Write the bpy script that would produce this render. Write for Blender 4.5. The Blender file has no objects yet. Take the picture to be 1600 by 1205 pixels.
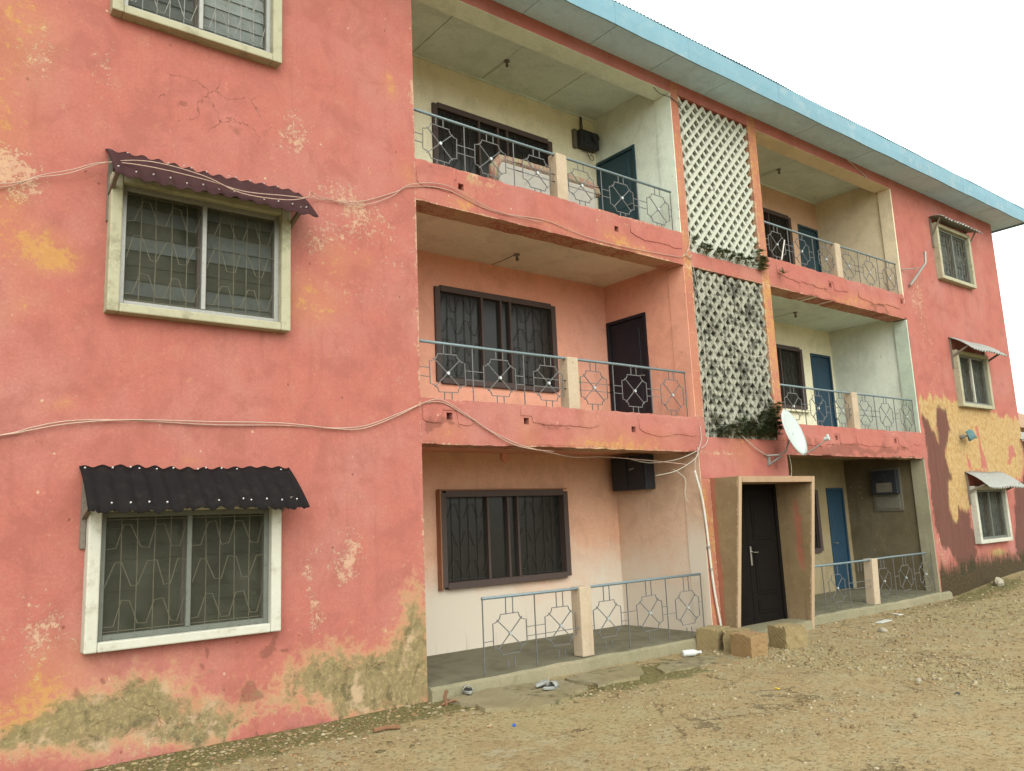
import bpy, math, random
import numpy as np
from mathutils import Vector, Matrix
R = math.radians
random.seed(7); rng = np.random.default_rng(7)
S = bpy.context.scene; COL = S.collection

# ------------------------------------------------------------------ camera, sky, sun, exposure
cam = bpy.data.cameras.new('camera'); camo = bpy.data.objects.new('camera', cam); COL.objects.link(camo)
yaw, pit, rol = R(38.5737), R(9.4974), R(-2.4561)
fw = Vector((math.sin(yaw)*math.cos(pit), math.cos(yaw)*math.cos(pit), math.sin(pit)))
rt = Vector((math.cos(yaw), -math.sin(yaw), 0)); up = rt.cross(fw)
rt, up = rt*math.cos(rol)+up*math.sin(rol), -rt*math.sin(rol)+up*math.cos(rol)
camo.matrix_world = Matrix(((rt.x, up.x, -fw.x, -5.0388), (rt.y, up.y, -fw.y, -8.0473), (rt.z, up.z, -fw.z, 1.9141), (0, 0, 0, 1)))
cam.sensor_width = 36; cam.lens = 1270.65/1600*36; cam.clip_start = .1; cam.clip_end = 2000
S.camera = camo
SUN_EL, SUN_AZ = R(34), R(205)     # overcast: a broad glow high behind the camera's left shoulder
W = bpy.data.worlds.new('World'); S.world = W; W.use_nodes = True
wn, wl = W.node_tree.nodes, W.node_tree.links
bg = wn['Background']; sky = wn.new('ShaderNodeTexSky'); sky.sky_type = 'NISHITA'; sky.sun_disc = False
sky.sun_elevation = SUN_EL; sky.sun_rotation = SUN_AZ; sky.air_density = 1.0; sky.dust_density = 6.0; sky.ozone_density = 1.0
# a closed cloud deck: the sky's brightness range is compressed and its blue taken out
hs = wn.new('ShaderNodeHueSaturation'); hs.inputs['Saturation'].default_value = .10; hs.inputs['Value'].default_value = 1
gm_ = wn.new('ShaderNodeGamma'); gm_.inputs[1].default_value = .35
ml = wn.new('ShaderNodeVectorMath'); ml.operation = 'MULTIPLY'; ml.inputs[1].default_value = (8.6, 8.9, 8.5)
wl.new(sky.outputs[0], hs.inputs['Color']); wl.new(hs.outputs[0], gm_.inputs[0]); wl.new(gm_.outputs[0], ml.inputs[0]); wl.new(ml.outputs[0], bg.inputs['Color']); bg.inputs['Strength'].default_value = .15
sl = bpy.data.lights.new('sun', 'SUN'); sl.energy = 1.5; sl.angle = R(50); sl.color = (1, .97, .92)
so = bpy.data.objects.new('sun', sl); COL.objects.link(so)
sd = Vector((math.sin(SUN_AZ)*math.cos(SUN_EL), math.cos(SUN_AZ)*math.cos(SUN_EL), math.sin(SUN_EL)))
so.rotation_euler = sd.to_track_quat('Z', 'Y').to_euler(); so.location = (0, -20, 30)
S.view_settings.view_transform = 'Standard'; S.view_settings.look = 'None'
S.view_settings.exposure = 0.0; S.view_settings.gamma = 1
S.render.resolution_x, S.render.resolution_y = 1024, 771

# ------------------------------------------------------------------ numpy noise
def _h(ix, iy, s):
    n = (ix.astype(np.int64)*374761393 + iy.astype(np.int64)*668265263 + s*1274126177) & 0xffffffff
    n = ((n ^ (n >> 13))*1274126177) & 0xffffffff
    return ((n ^ (n >> 16)) & 0xffff)/65535.0
def vnoise(x, y, s=0):
    ix, iy = np.floor(x), np.floor(y); fx, fy = x-ix, y-iy
    fx = fx*fx*(3-2*fx); fy = fy*fy*(3-2*fy)
    a, b, c, d = _h(ix, iy, s), _h(ix+1, iy, s), _h(ix, iy+1, s), _h(ix+1, iy+1, s)
    return (a*(1-fx)+b*fx)*(1-fy)+(c*(1-fx)+d*fx)*fy
def fbm(x, y, s=0, o=4):
    t, a, n = 0, .5, 0
    for k in range(o):
        t = t+a*vnoise(x*2**k, y*2**k, s+k); n += a; a *= .5
    return t/n

# ------------------------------------------------------------------ materials
class NT:
    def __init__(s, name):
        s.m = bpy.data.materials.new(name); s.m.use_nodes = True
        s.n, s.l = s.m.node_tree.nodes, s.m.node_tree.links; s.b = s.n['Principled BSDF']
    def _in(s, sock, v):
        if isinstance(v, bpy.types.NodeSocket): s.l.new(v, sock)
        else: sock.default_value = v
    def pos(s): return s.n.new('ShaderNodeNewGeometry').outputs['Position']
    def obj(s): return s.n.new('ShaderNodeTexCoord').outputs['Object']
    def rnd(s): return s.n.new('ShaderNodeObjectInfo').outputs['Random']
    def scale(s, v, k):
        n = s.n.new('ShaderNodeVectorMath'); n.operation = 'MULTIPLY'; s._in(n.inputs[0], v); n.inputs[1].default_value = k; return n.outputs[0]
    def noise(s, v, sc, det=4, rough=.55, dist=0, out='Fac'):
        n = s.n.new('ShaderNodeTexNoise'); s._in(n.inputs['Vector'], v); n.inputs['Scale'].default_value = sc
        n.inputs['Detail'].default_value = det; n.inputs['Roughness'].default_value = rough; n.inputs['Distortion'].default_value = dist
        return n.outputs[out]
    def math(s, op, a, b=0., c=0.):
        n = s.n.new('ShaderNodeMath'); n.operation = op; s._in(n.inputs[0], a); s._in(n.inputs[1], b); s._in(n.inputs[2], c); return n.outputs[0]
    def ss(s, v, lo, hi, a=0., b=1.):
        n = s.n.new('ShaderNodeMapRange'); n.interpolation_type = 'SMOOTHSTEP'; s._in(n.inputs[0], v)
        n.inputs[1].default_value = lo; n.inputs[2].default_value = hi; n.inputs[3].default_value = a; n.inputs[4].default_value = b; return n.outputs[0]
    def lin(s, v, lo, hi, a, b):
        n = s.n.new('ShaderNodeMapRange'); s._in(n.inputs[0], v)
        n.inputs[1].default_value = lo; n.inputs[2].default_value = hi; n.inputs[3].default_value = a; n.inputs[4].default_value = b; return n.outputs[0]
    def mix(s, f, a, b, mode='MIX'):
        n = s.n.new('ShaderNodeMix'); n.data_type = 'RGBA'; n.blend_type = mode; s._in(n.inputs[0], f)
        s._in(n.inputs[6], a if isinstance(a, bpy.types.NodeSocket) else (*a[:3], 1)); s._in(n.inputs[7], b if isinstance(b, bpy.types.NodeSocket) else (*b[:3], 1)); return n.outputs[2]
    def attr(s, name): return s.n.new('ShaderNodeAttribute') if False else s._attr(name)
    def _attr(s, name):
        n = s.n.new('ShaderNodeAttribute'); n.attribute_name = name
        sp = s.n.new('ShaderNodeSeparateColor'); s.l.new(n.outputs['Color'], sp.inputs[0])
        return sp.outputs[0], sp.outputs[1], sp.outputs[2], n.outputs['Alpha']
    def bump(s, h, strength=.4, dist=.01):
        n = s.n.new('ShaderNodeBump'); s._in(n.inputs['Height'], h); n.inputs['Strength'].default_value = strength; n.inputs['Distance'].default_value = dist
        s.l.new(n.outputs[0], s.b.inputs['Normal'])
    def out(s, col, rough=.8, metal=0., spec=.3):
        s._in(s.b.inputs['Base Color'], col if isinstance(col, bpy.types.NodeSocket) else (*col[:3], 1)); s._in(s.b.inputs['Roughness'], rough)
        s.b.inputs['Metallic'].default_value = metal; s.b.inputs['Specular IOR Level'].default_value = spec; return s.m
def vm(k, c): return tuple(k*v for v in c)

PLASTER = set()
def plaster(name, base, under=(.41, .225, .065), cream=(.46, .33, .215), brown=(.16, .06, .042), olive=(.21, .18, .085), dirt=.35, soft=False):
    t = NT(name); p = t.pos()
    r, g, b, a = t.attr('wear'); r2, g2, b2, a2 = t.attr('wear2')
    big = t.noise(p, .8, 3); med = t.noise(p, 5, 6, .68); med2 = t.noise(p, 9, 6, .74, .3); fine = t.noise(p, 55, 3, .6); spk = t.noise(p, 20, 5, .82)
    streak = t.noise(t.scale(p, (9, 9, .9)), 1.0, 6, .6)
    c = t.mix(med, vm(.86, base), vm(1.1, base))
    pale = tuple(min(1, .80*v+.08) for v in base)
    c = t.mix(t.ss(big, .42, .7, 0, .55), c, pale)
    c = t.mix(t.math('MULTIPLY', t.ss(streak, .5, .78), dirt), c, vm(.62, base))
    blot = t.noise(p, 2.1, 5, .7, .4); c = t.mix(t.ss(blot, .36, .53, .55, 0), c, vm(.72, base)); c = t.mix(t.ss(blot, .53, .70, 0, .34), c, tuple(.7*v+.3*w for v, w in zip(base, cream)))
    c = t.mix(t.ss(t.noise(p, 38, 3, .7), .42, .62, .32, 0), c, vm(.72, base))
    vc = t.n.new('ShaderNodeTexVoronoi'); vc.inputs['Scale'].default_value = 8; t.l.new(t.scale(p, (1, 1, .8)), vc.inputs['Vector']); sv = t.n.new('ShaderNodeSeparateColor'); t.l.new(vc.outputs['Color'], sv.inputs[0])
    dist = t.math('ADD', vc.outputs['Distance'], t.math('MULTIPLY', t.math('SUBTRACT', fine, .5), .16))
    chip = t.math('MULTIPLY', t.ss(dist, .07, .12, 1, 0), t.ss(sv.outputs[0], .80, .82)); c = t.mix(t.math('MULTIPLY', chip, .75), c, t.mix(t.ss(sv.outputs[1], .45, .55), vm(.38, base), cream))
    c = t.mix(t.math('MULTIPLY', t.ss(spk, .60, .72), .55), c, cream); c = t.mix(t.math('MULTIPLY', t.ss(t.noise(t.scale(p, (1, 1, .45)), 26, 4, .8), .62, .70), .5), c, vm(.5, base))
    c = t.mix(t.math('MULTIPLY', t.ss(t.noise(p, 30, 4, .8), .69, .76), .7), c, vm(.45, base))
    add = lambda x, n, k: t.math('ADD', x, t.math('MULTIPLY', t.math('SUBTRACT', n, .5), k))
    fy = t.ss(add(r, t.math('ADD', t.math('MULTIPLY', med2, .7), t.math('MULTIPLY', spk, .3)), 2.4), .44, .70); fc = t.ss(add(g, t.math('ADD', t.math('MULTIPLY', spk, .6), t.math('MULTIPLY', med2, .4)), 3.2), .5, .66); fb = t.ss(add(add(b, med2, 1.0), streak, .6), .34, .62); fo = t.ss(add(a, med2, 2.1), .28, .84)
    if soft: fc = t.ss(add(g, med, .5), .12, .72)
    uc = t.mix(med, vm(.8, under), vm(1.12, under)); uc = t.mix(t.ss(spk, .55, .7, 0, .6), uc, cream); uc = t.mix(a2, uc, t.mix(t.ss(med2, .36, .62), (.29, .20, .065), (.41, .335, .145))); uc = t.mix(t.math('MULTIPLY', a2, t.ss(streak, .52, .72, 0, .6)), uc, (.31, .28, .165)); uc = t.mix(t.math('MULTIPLY', a2, t.ss(spk, .60, .72, 0, .5)), uc, (.23, .15, .07))
    oc = t.mix(t.ss(spk, .45, .65), vm(.72, olive), vm(1.25, olive)); oc = t.mix(t.ss(t.noise(p, 5.5, 6, .78), .5, .62, 0, .9), oc, (.058, .062, .028)); oc = t.mix(t.ss(t.noise(p, 3.1, 4, .7), .52, .66, 0, .7), oc, cream)
    bc = t.mix(med, vm(.72, brown), vm(1.3, brown)); bc = t.mix(a2, bc, t.mix(streak, (.045, .024, .017), (.135, .058, .042)))
    c = t.mix(t.ss(add(r, big, .9), .08, .5, 0, .30), c, tuple(.45*v+.55*w for v, w in zip(base, under))); c = t.mix(t.ss(add(a, med2, 1.9), .05, .5, 0, .6), c, t.mix(med, cream, under))
    c = t.mix(t.math('MULTIPLY', fy, .72), c, uc); c = t.mix(t.math('MULTIPLY', fc, .97 if soft else .6), c, cream)
    c = t.mix(t.math('MULTIPLY', fb, t.lin(a2, 0, 1, .62, .9)), c, bc); c = t.mix(t.math('MULTIPLY', fo, .86), c, oc)
    # hairline cracks where the plaster has moved
    dv = t.n.new('ShaderNodeVectorMath'); dv.operation = 'ADD'; t.l.new(p, dv.inputs[0]); t.l.new(t.scale(t.noise(p, 2.5, 5, .6, 0, 'Color'), (.5, .5, .5)), dv.inputs[1])
    vo = t.n.new('ShaderNodeTexVoronoi'); vo.feature = 'DISTANCE_TO_EDGE'; vo.inputs['Scale'].default_value = 2.3; t.l.new(dv.outputs[0], vo.inputs['Vector'])
    cr = t.math('MULTIPLY', t.ss(vo.outputs['Distance'], .002, .011, 1, 0), t.ss(add(r2, med, 1.3), .5, .6))
    c = t.mix(t.math('MULTIPLY', cr, .55), c, (.12, .06, .04))
    # moss and black algae
    ms = t.ss(add(g2, t.math('ADD', t.math('MULTIPLY', med2, .5), t.math('MULTIPLY', streak, .5)), 2.0), .3, .9); mc = t.mix(t.ss(spk, .4, .62), (.014, .015, .007), (.045, .045, .015))
    c = t.mix(t.math('MULTIPLY', ms, .93), c, mc)
    ds = t.ss(add(b2, streak, 1.0), .42, .75); c = t.mix(t.math('MULTIPLY', ds, .6), c, (.09, .07, .05))
    h = t.math('SUBTRACT', t.math('ADD', t.math('MULTIPLY', fine, .25), t.math('MULTIPLY', med, .9)), t.math('ADD', t.math('ADD', t.math('MULTIPLY', fc, .35), t.math('MULTIPLY', fb, .25)), t.math('ADD', t.math('MULTIPLY', fo, .35), t.math('MULTIPLY', cr, 1.2))))
    t.bump(h, .55, .012)
    PLASTER.add(t.m.name); return t.out(c, t.lin(med, .3, .7, .82, .95), 0, .2)
def worn(name, a, b=None, sc=12, rough=.6, metal=0., dirt=(.12, .10, .07), amt=.5, bump=.25, spec=.3, lo=.5):
    t = NT(name); p = t.pos(); b = b or vm(.75, a)
    c = t.mix(t.noise(p, sc, 6, .65), a, b); c = t.mix(t.ss(t.noise(p, sc*1.7, 8, .75), lo, lo+.2, 0, amt), c, dirt)
    c = t.mix(t.math('MULTIPLY', t.rnd(), .25), c, vm(.6, a))
    t.bump(t.noise(p, sc*4, 6, .65), bump, .006)
    return t.out(c, rough, metal, spec)

PINK = (.365, .122, .094)
M = {}
M['pink'] = plaster('pink_plaster', PINK)
M['pier'] = plaster('pier_plaster', (.365, .128, .096))
M['cream'] = plaster('cream_plaster', (.75, .71, .51), dirt=.3)
M['mint'] = plaster('mint_plaster', (.70, .77, .66), dirt=.3)
M['salmon'] = plaster('salmon_plaster', (.68, .32, .22), dirt=.2)
M['graded'] = plaster('graded_plaster', (.62, .36, .24), cream=(.52, .47, .385), dirt=.25, soft=True)  # salmon above, turning to cream towards the floor
M['graded_side'] = plaster('graded_side_plaster', (.58, .39, .27), cream=(.52, .46, .375), dirt=.25, soft=True)  # same salmon-to-cream blend for the side wall and column
M['peach'] = plaster('peach_plaster', (.60, .39, .26), dirt=.3)
M['tan'] = plaster('tan_plaster', (.70, .60, .42), dirt=.3)
M['palegrey'] = plaster('pale_grey_plaster', (.64, .68, .58), dirt=.35)
M['palegreen'] = plaster('pale_green_plaster', (.45, .52, .42), dirt=.3)
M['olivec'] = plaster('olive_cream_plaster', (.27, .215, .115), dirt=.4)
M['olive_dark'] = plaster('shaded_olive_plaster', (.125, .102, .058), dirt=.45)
M['jamb'] = plaster('green_cream_plaster', (.265, .245, .16), dirt=.4)
M['ceil_grey'] = plaster('ceiling_board', (.68, .78, .70), dirt=.2)
M['ceil_white'] = plaster('ceiling_plaster', (.76, .68, .56), dirt=.25)
M['soffit'] = plaster('soffit_board', (.50, .70, .86), dirt=.3)
M['inside'] = plaster('stair_plaster', (.50, .50, .40), dirt=.4)
M['surround'] = worn('painted_concrete', (.52, .52, .45), (.40, .385, .30), 3.2, .8, 0, (.24, .21, .14), .7, .6, .3, .5)
M['surround_old'] = worn('aged_painted_concrete', (.39, .375, .265), (.30, .28, .18), 3.2, .85, 0, (.17, .15, .09), .7, .6, .3, .48)
M['lattice_white'] = worn('white_washed_concrete', (.54, .56, .48), (.43, .45, .36), 14, .85, 0, (.20, .20, .13), .55, .5)
def mildew(name, ca, cb, th):
    t = NT(name); p = t.pos(); c = t.mix(t.noise(p, 16, 5, .7), ca, cb)
    c = t.mix(t.ss(t.math('ADD', t.math('MULTIPLY', t.noise(p, 2.6, 4, .7, .5), .5), t.math('MULTIPLY', t.noise(p, 9, 4, .7), .5)), th, th+.12, 0, .93), c, t.mix(t.noise(p, 30, 3), (.022, .022, .017), (.085, .083, .065)))
    c = t.mix(t.ss(t.noise(p, 11, 6, .75), th+.06, th+.2, 0, .8), c, (.07, .07, .052)); t.bump(t.noise(p, 45, 5, .7), .6, .008); return t.out(c, .95, 0, .15)
M['lattice_grey'] = mildew('mildewed_concrete', (.36, .355, .285), (.23, .225, .175), .46)
M['lattice_white'] = mildew('stained_whitewash', (.46, .475, .40), (.36, .37, .295), .56)
M['floor'] = worn('cement_screed', (.165, .155, .105), (.125, .118, .075), 1.6, .8, 0, (.085, .078, .045), .8, .3, .2, .44)
M['rail'] = worn('painted_iron', (.20, .27, .29), (.13, .17, .18), 30, .5, .3, (.10, .06, .04), .6, .2)
M['bar'] = worn('dull_iron_bar', (.12, .115, .11), (.20, .21, .21), 30, .55, .4, (.10, .055, .035), .6, .2)
M['boss'] = worn('bright_boss', (.50, .55, .55), (.4, .42, .42), 30, .4, .5, (.2, .15, .1), .3, .1)
M['grille'] = worn('grille_rod', (.17, .16, .105), (.10, .09, .06), 25, .5, .4, (.15, .10, .06), .5, .1)
M['grille_dark'] = worn('dark_grille_rod', (.05, .048, .04), None, 25, .6, .3, (.03, .02, .02), .5, .1)
M['alu'] = worn('window_frame_metal', (.16, .17, .14), (.11, .12, .10), 14, .55, .2, (.06, .05, .03), .6, .2)
M['wood'] = worn('dark_timber', (.075, .052, .045), (.05, .036, .032), 18, .6, 0, (.11, .08, .05), .5, .3)
M['wood_red'] = worn('raw_timber', (.30, .14, .075), (.22, .11, .06), 18, .7, 0, (.10, .07, .05), .5, .3)
M['batten'] = worn('grey_timber', (.20, .17, .13), (.13, .11, .09), 18, .8, 0, (.06, .05, .04), .6, .4)
M['door_black'] = worn('black_door_paint', (.012, .012, .018), (.018, .017, .022), 8, .5, 0, (.03, .024, .016), .4, .15, .2)
M['door_blue'] = worn('blue_door_paint', (.022, .060, .095), (.016, .042, .07), 6, .5, 0, (.04, .04, .04), .5, .2)
M['door_teal'] = worn('teal_door_paint', (.028, .065, .082), (.02, .05, .065), 6, .5, 0, (.03, .03, .03), .4, .2)
M['door_steel'] = worn('dark_steel_door', (.007, .0055, .005), (.010, .008, .007), 8, .6, 0, (.016, .012, .008), .4, .12, .05)
M['chrome'] = worn('worn_chrome', (.65, .65, .65), None, 20, .25, 1, (.3, .3, .3), .2, .05)
M['awning_dark'] = worn('tarred_sheet', (.010, .009, .010), (.020, .017, .016), 6, .8, 0, (.032, .026, .022), .6, .3, .03)
M['awning_brown'] = worn('brown_roof_sheet', (.055, .026, .026), (.034, .016, .017), 6, .75, 0, (.055, .034, .028), .5, .3, .06)
M['zinc'] = worn('old_zinc_sheet', (.33, .34, .31), (.22, .22, .20), 12, .55, .3, (.20, .15, .09), .55, .2)
M['nail'] = worn('nail_head', (.75, .75, .72), None, 30, .4, .4, (.5, .5, .5), .2, .05)
M['fascia'] = worn('fascia_sheet', (.19, .33, .385), (.105, .235, .31), 2.2, .6, 0, (.33, .385, .385), .55, .25)
M['roof_blue'] = worn('blue_roof_sheet', (.07, .36, .50), (.06, .30, .43), 6, .5, 0, (.12, .22, .24), .5, .2)
M['block'] = worn('sandcrete', (.255, .195, .095), (.195, .15, .07), 9, .95, 0, (.20, .13, .06), .7, 1.0)
M['block_red'] = worn('laterite_block', (.25, .165, .075), (.21, .135, .062), 9, .95, 0, (.24, .12, .05), .7, 1.0)
M['dish'] = worn('dish_enamel', (.42, .47, .45), (.37, .42, .40), 5, .4, 0, (.5, .5, .46), .3, .05)
M['grey_metal'] = worn('galvanised_tube', (.34, .34, .31), (.24, .24, .22), 16, .5, .5, (.16, .12, .09), .5, .15)
M['dark_metal'] = worn('dark_box_paint', (.030, .034, .042), (.022, .024, .03), 12, .5, .1, (.06, .055, .05), .5, .15)
M['meter_wood'] = worn('meter_board', (.16, .15, .11), (.11, .10, .08), 12, .7, 0, (.06, .06, .05), .5, .2)
M['cable_pink'] = worn('pinkish_cable', (.46, .31, .24), (.38, .27, .21), 8, .6, 0, (.3, .2, .15), .5, .1)
M['cable_grey'] = worn('grey_cable', (.48, .44, .36), (.36, .33, .28), 8, .6, 0, (.2, .18, .15), .5, .1)
M['cable_dark'] = worn('dark_cable', (.05, .045, .04), None, 8, .6, 0, (.1, .08, .06), .5, .1)
M['pvc'] = worn('white_pvc', (.58, .55, .48), (.50, .46, .38), 8, .45, 0, (.4, .34, .25), .4, .1)
M['bulb'] = worn('lamp_holder', (.22, .20, .15), None, 10, .5, 0, (.05, .04, .04), .4, .1)
M['bottle'] = worn('white_plastic', (.55, .57, .54), (.48, .50, .46), 10, .4, 0, (.4, .36, .28), .3, .1)
M['shoe_grey'] = worn('grey_rubber', (.30, .31, .28), (.22, .23, .21), 14, .7, 0, (.12, .10, .07), .5, .2)
M['shoe_dark'] = worn('dark_rubber', (.035, .036, .042), (.05, .05, .05), 14, .7, 0, (.12, .10, .07), .5, .2)
M['cap_blue'] = worn('blue_plastic', (.02, .10, .42), None, 14, .4, 0, (.02, .05, .2), .3, .1)
M['cap_yellow'] = worn('yellow_plastic', (.62, .45, .03), None, 14, .5, 0, (.3, .2, .05), .3, .1)
M['twig'] = worn('dry_wood', (.22, .11, .055), (.15, .08, .045), 20, .9, 0, (.08, .05, .03), .6, .6)
M['rock'] = worn('grey_stone', (.34, .31, .23), (.24, .21, .15), 12, .95, 0, (.14, .11, .07), .6, .8)
M['rag'] = worn('blue_rag', (.10, .19, .20), (.06, .12, .13), 18, .9, 0, (.05, .06, .05), .6, .5)
M['sheet_grey'] = worn('grey_upholstery', (.40, .38, .33), (.33, .31, .27), 7, .9, 0, (.2, .18, .15), .5, .3)
M['rust'] = worn('rusty_sheet', (.27, .15, .085), (.36, .24, .15), 2.5, .8, .1, (.16, .085, .05), .7, .3)
M['shed_wall'] = worn('shed_plaster', (.52, .40, .34), (.46, .33, .27), 4, .9, 0, (.3, .24, .18), .5, .3)
M['glass_smoke'] = worn('smoked_glass', (.013, .013, .011), (.020, .019, .016), 3, .2, 0, (.035, .033, .026), .4, .03, .3)
def net_mat():
    t = NT('insect_net'); n = t.n; tr = n.new('ShaderNodeBsdfTransparent'); df = n.new('ShaderNodeBsdfDiffuse'); mx = n.new('ShaderNodeMixShader'); p = t.pos()
    t.l.new(t.mix(t.noise(p, 5, 5), (.095, .092, .062), (.155, .155, .12)), df.inputs[0]); t.l.new(t.lin(t.noise(p, 2.5, 5, .6), .3, .7, .05, .19), mx.inputs[0]); t.l.new(tr.outputs[0], mx.inputs[1]); t.l.new(df.outputs[0], mx.inputs[2])
    t.l.new(mx.outputs[0], n['Material Output'].inputs[0]); return t.m
M['net'] = net_mat()
def roll_mat():
    t = NT('striped_mat'); p = t.pos(); s = t.noise(t.scale(p, (26, 3, 3)), 1, 2)
    return t.out(t.mix(t.ss(s, .45, .55), (.30, .15, .12), (.30, .27, .17)), .9)
M['mat'] = roll_mat()
def louvre_mat(name, c):
    t = NT(name); p = t.pos(); o = t.rnd()
    k = t.mix(t.noise(p, 3, 5), c, vm(.6, c)); k = t.mix(t.math('MULTIPLY', o, .45), k, vm(1.9, c)); k = t.mix(t.ss(t.noise(p, 11, 8, .7), .5, .72, 0, .5), k, (.030, .030, .02))
    return t.out(k, t.lin(t.noise(p, 8, 6), .3, .7, .25, .5), 0, .12)
M['louvre'] = louvre_mat('louvre_glass_olive', (.013, .016, .007)); M['louvre_blue'] = louvre_mat('louvre_glass_blue', (.060, .072, .070)); M['louvre_light'] = louvre_mat('louvre_glass_light', (.20, .23, .22))
def leaf_mat(name, a, b):
    t = NT(name); p = t.pos(); k = t.mix(t.noise(p, 14, 3), a, b); k = t.mix(t.math('MULTIPLY', t.rnd(), .3), k, vm(.6, a)); return t.out(k, .55, 0, .3)
M['leaf'] = leaf_mat('spiky_leaf', (.075, .115, .045), (.12, .16, .065)); M['leaf_dry'] = leaf_mat('dull_leaf', (.10, .115, .05), (.15, .15, .075))
def ground_mat():
    t = NT('packed_earth'); p = t.pos(); m, c, w, a = t.attr('wear')
    n1 = t.noise(p, .55, 4, .6); n2 = t.noise(p, 3, 8, .7); n3 = t.noise(p, 22, 8, .7); n4 = t.noise(p, 90, 4, .7)
    k = t.mix(t.ss(n1, .35, .65), (.265, .198, .098), (.31, .228, .115)); k = t.mix(t.ss(n2, .42, .68, 0, .8), k, (.305, .268, .158)); k = t.mix(t.ss(n2, .32, .46, .6, 0), k, (.235, .165, .085)); k = t.mix(t.ss(t.noise(p, .28, 4, .6), .5, .66, 0, .55), k, (.285, .245, .12))
    vo = t.n.new('ShaderNodeTexVoronoi'); vo.inputs['Scale'].default_value = 42; t.l.new(p, vo.inputs['Vector'])
    sp = t.n.new('ShaderNodeSeparateColor'); t.l.new(vo.outputs['Color'], sp.inputs[0])
    peb = t.math('MULTIPLY', t.ss(vo.outputs['Distance'], .30, .42, 1, 0), t.ss(sp.outputs[0], .52, .6))
    pc = t.mix(sp.outputs[1], (.21, .15, .075), (.45, .39, .25)); k = t.mix(t.math('MULTIPLY', peb, .55), k, pc)
    k = t.mix(t.ss(n3, .52, .72, 0, .5), k, (.38, .335, .205)); k = t.mix(t.ss(n3, .38, .48, .7, 0), k, (.12, .09, .044))
    dv = t.n.new('ShaderNodeVectorMath'); dv.operation = 'ADD'; t.l.new(p, dv.inputs[0]); t.l.new(t.scale(t.noise(p, 1.6, 5, .65, 0, 'Color'), (1.1, 1.1, 1.1)), dv.inputs[1])
    vr = t.n.new('ShaderNodeTexVoronoi'); vr.feature = 'DISTANCE_TO_EDGE'; vr.inputs['Scale'].default_value = .75; t.l.new(dv.outputs[0], vr.inputs['Vector'])
    rill = t.math('MULTIPLY', t.ss(vr.outputs['Distance'], .004, .03, 1, 0), t.ss(t.noise(p, .9, 3), .48, .6)); k = t.mix(t.math('MULTIPLY', rill, .65), k, (.11, .08, .04))
    add = lambda x, n, q: t.math('ADD', x, t.math('MULTIPLY', t.math('SUBTRACT', n, .5), q))
    fm = t.ss(add(m, n2, 1.4), .42, .7); k = t.mix(t.math('MULTIPLY', fm, .8), k, t.mix(t.ss(n3, .4, .6), (.058, .060, .016), (.14, .125, .045)))
    fc = t.ss(add(c, n2, 1.1), .45, .6); k = t.mix(t.math('MULTIPLY', fc, .8), k, t.mix(n3, (.25, .225, .155), (.37, .34, .25)))
    h = t.math('ADD', t.math('ADD', t.math('MULTIPLY', n3, 1.2), t.math('MULTIPLY', n4, .4)), t.math('SUBTRACT', t.math('MULTIPLY', peb, .9), t.math('MULTIPLY', rill, 2.0)))
    t.bump(h, .8, .02); return t.out(k, .95, 0, .15)
M['ground'] = ground_mat()
def stone_mat(name):
    t = NT(name); n = t.n.new('ShaderNodeAttribute'); n.attribute_name = 'tint'; p = t.pos()
    k = t.mix(t.noise(p, 60, 4), n.outputs['Color'], t.mix(.5, n.outputs['Color'], (.16, .115, .065))); return t.out(k, .92, 0, .2)
M['gravel'] = stone_mat('gravel_stone')
M['apron'] = plaster('apron_cement', (.215, .18, .095), cream=(.27, .24, .15), under=(.26, .22, .12), dirt=.3)
M['edge'] = plaster('floor_edge_cement', (.215, .195, .12), cream=(.27, .25, .17), dirt=.4)

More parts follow.
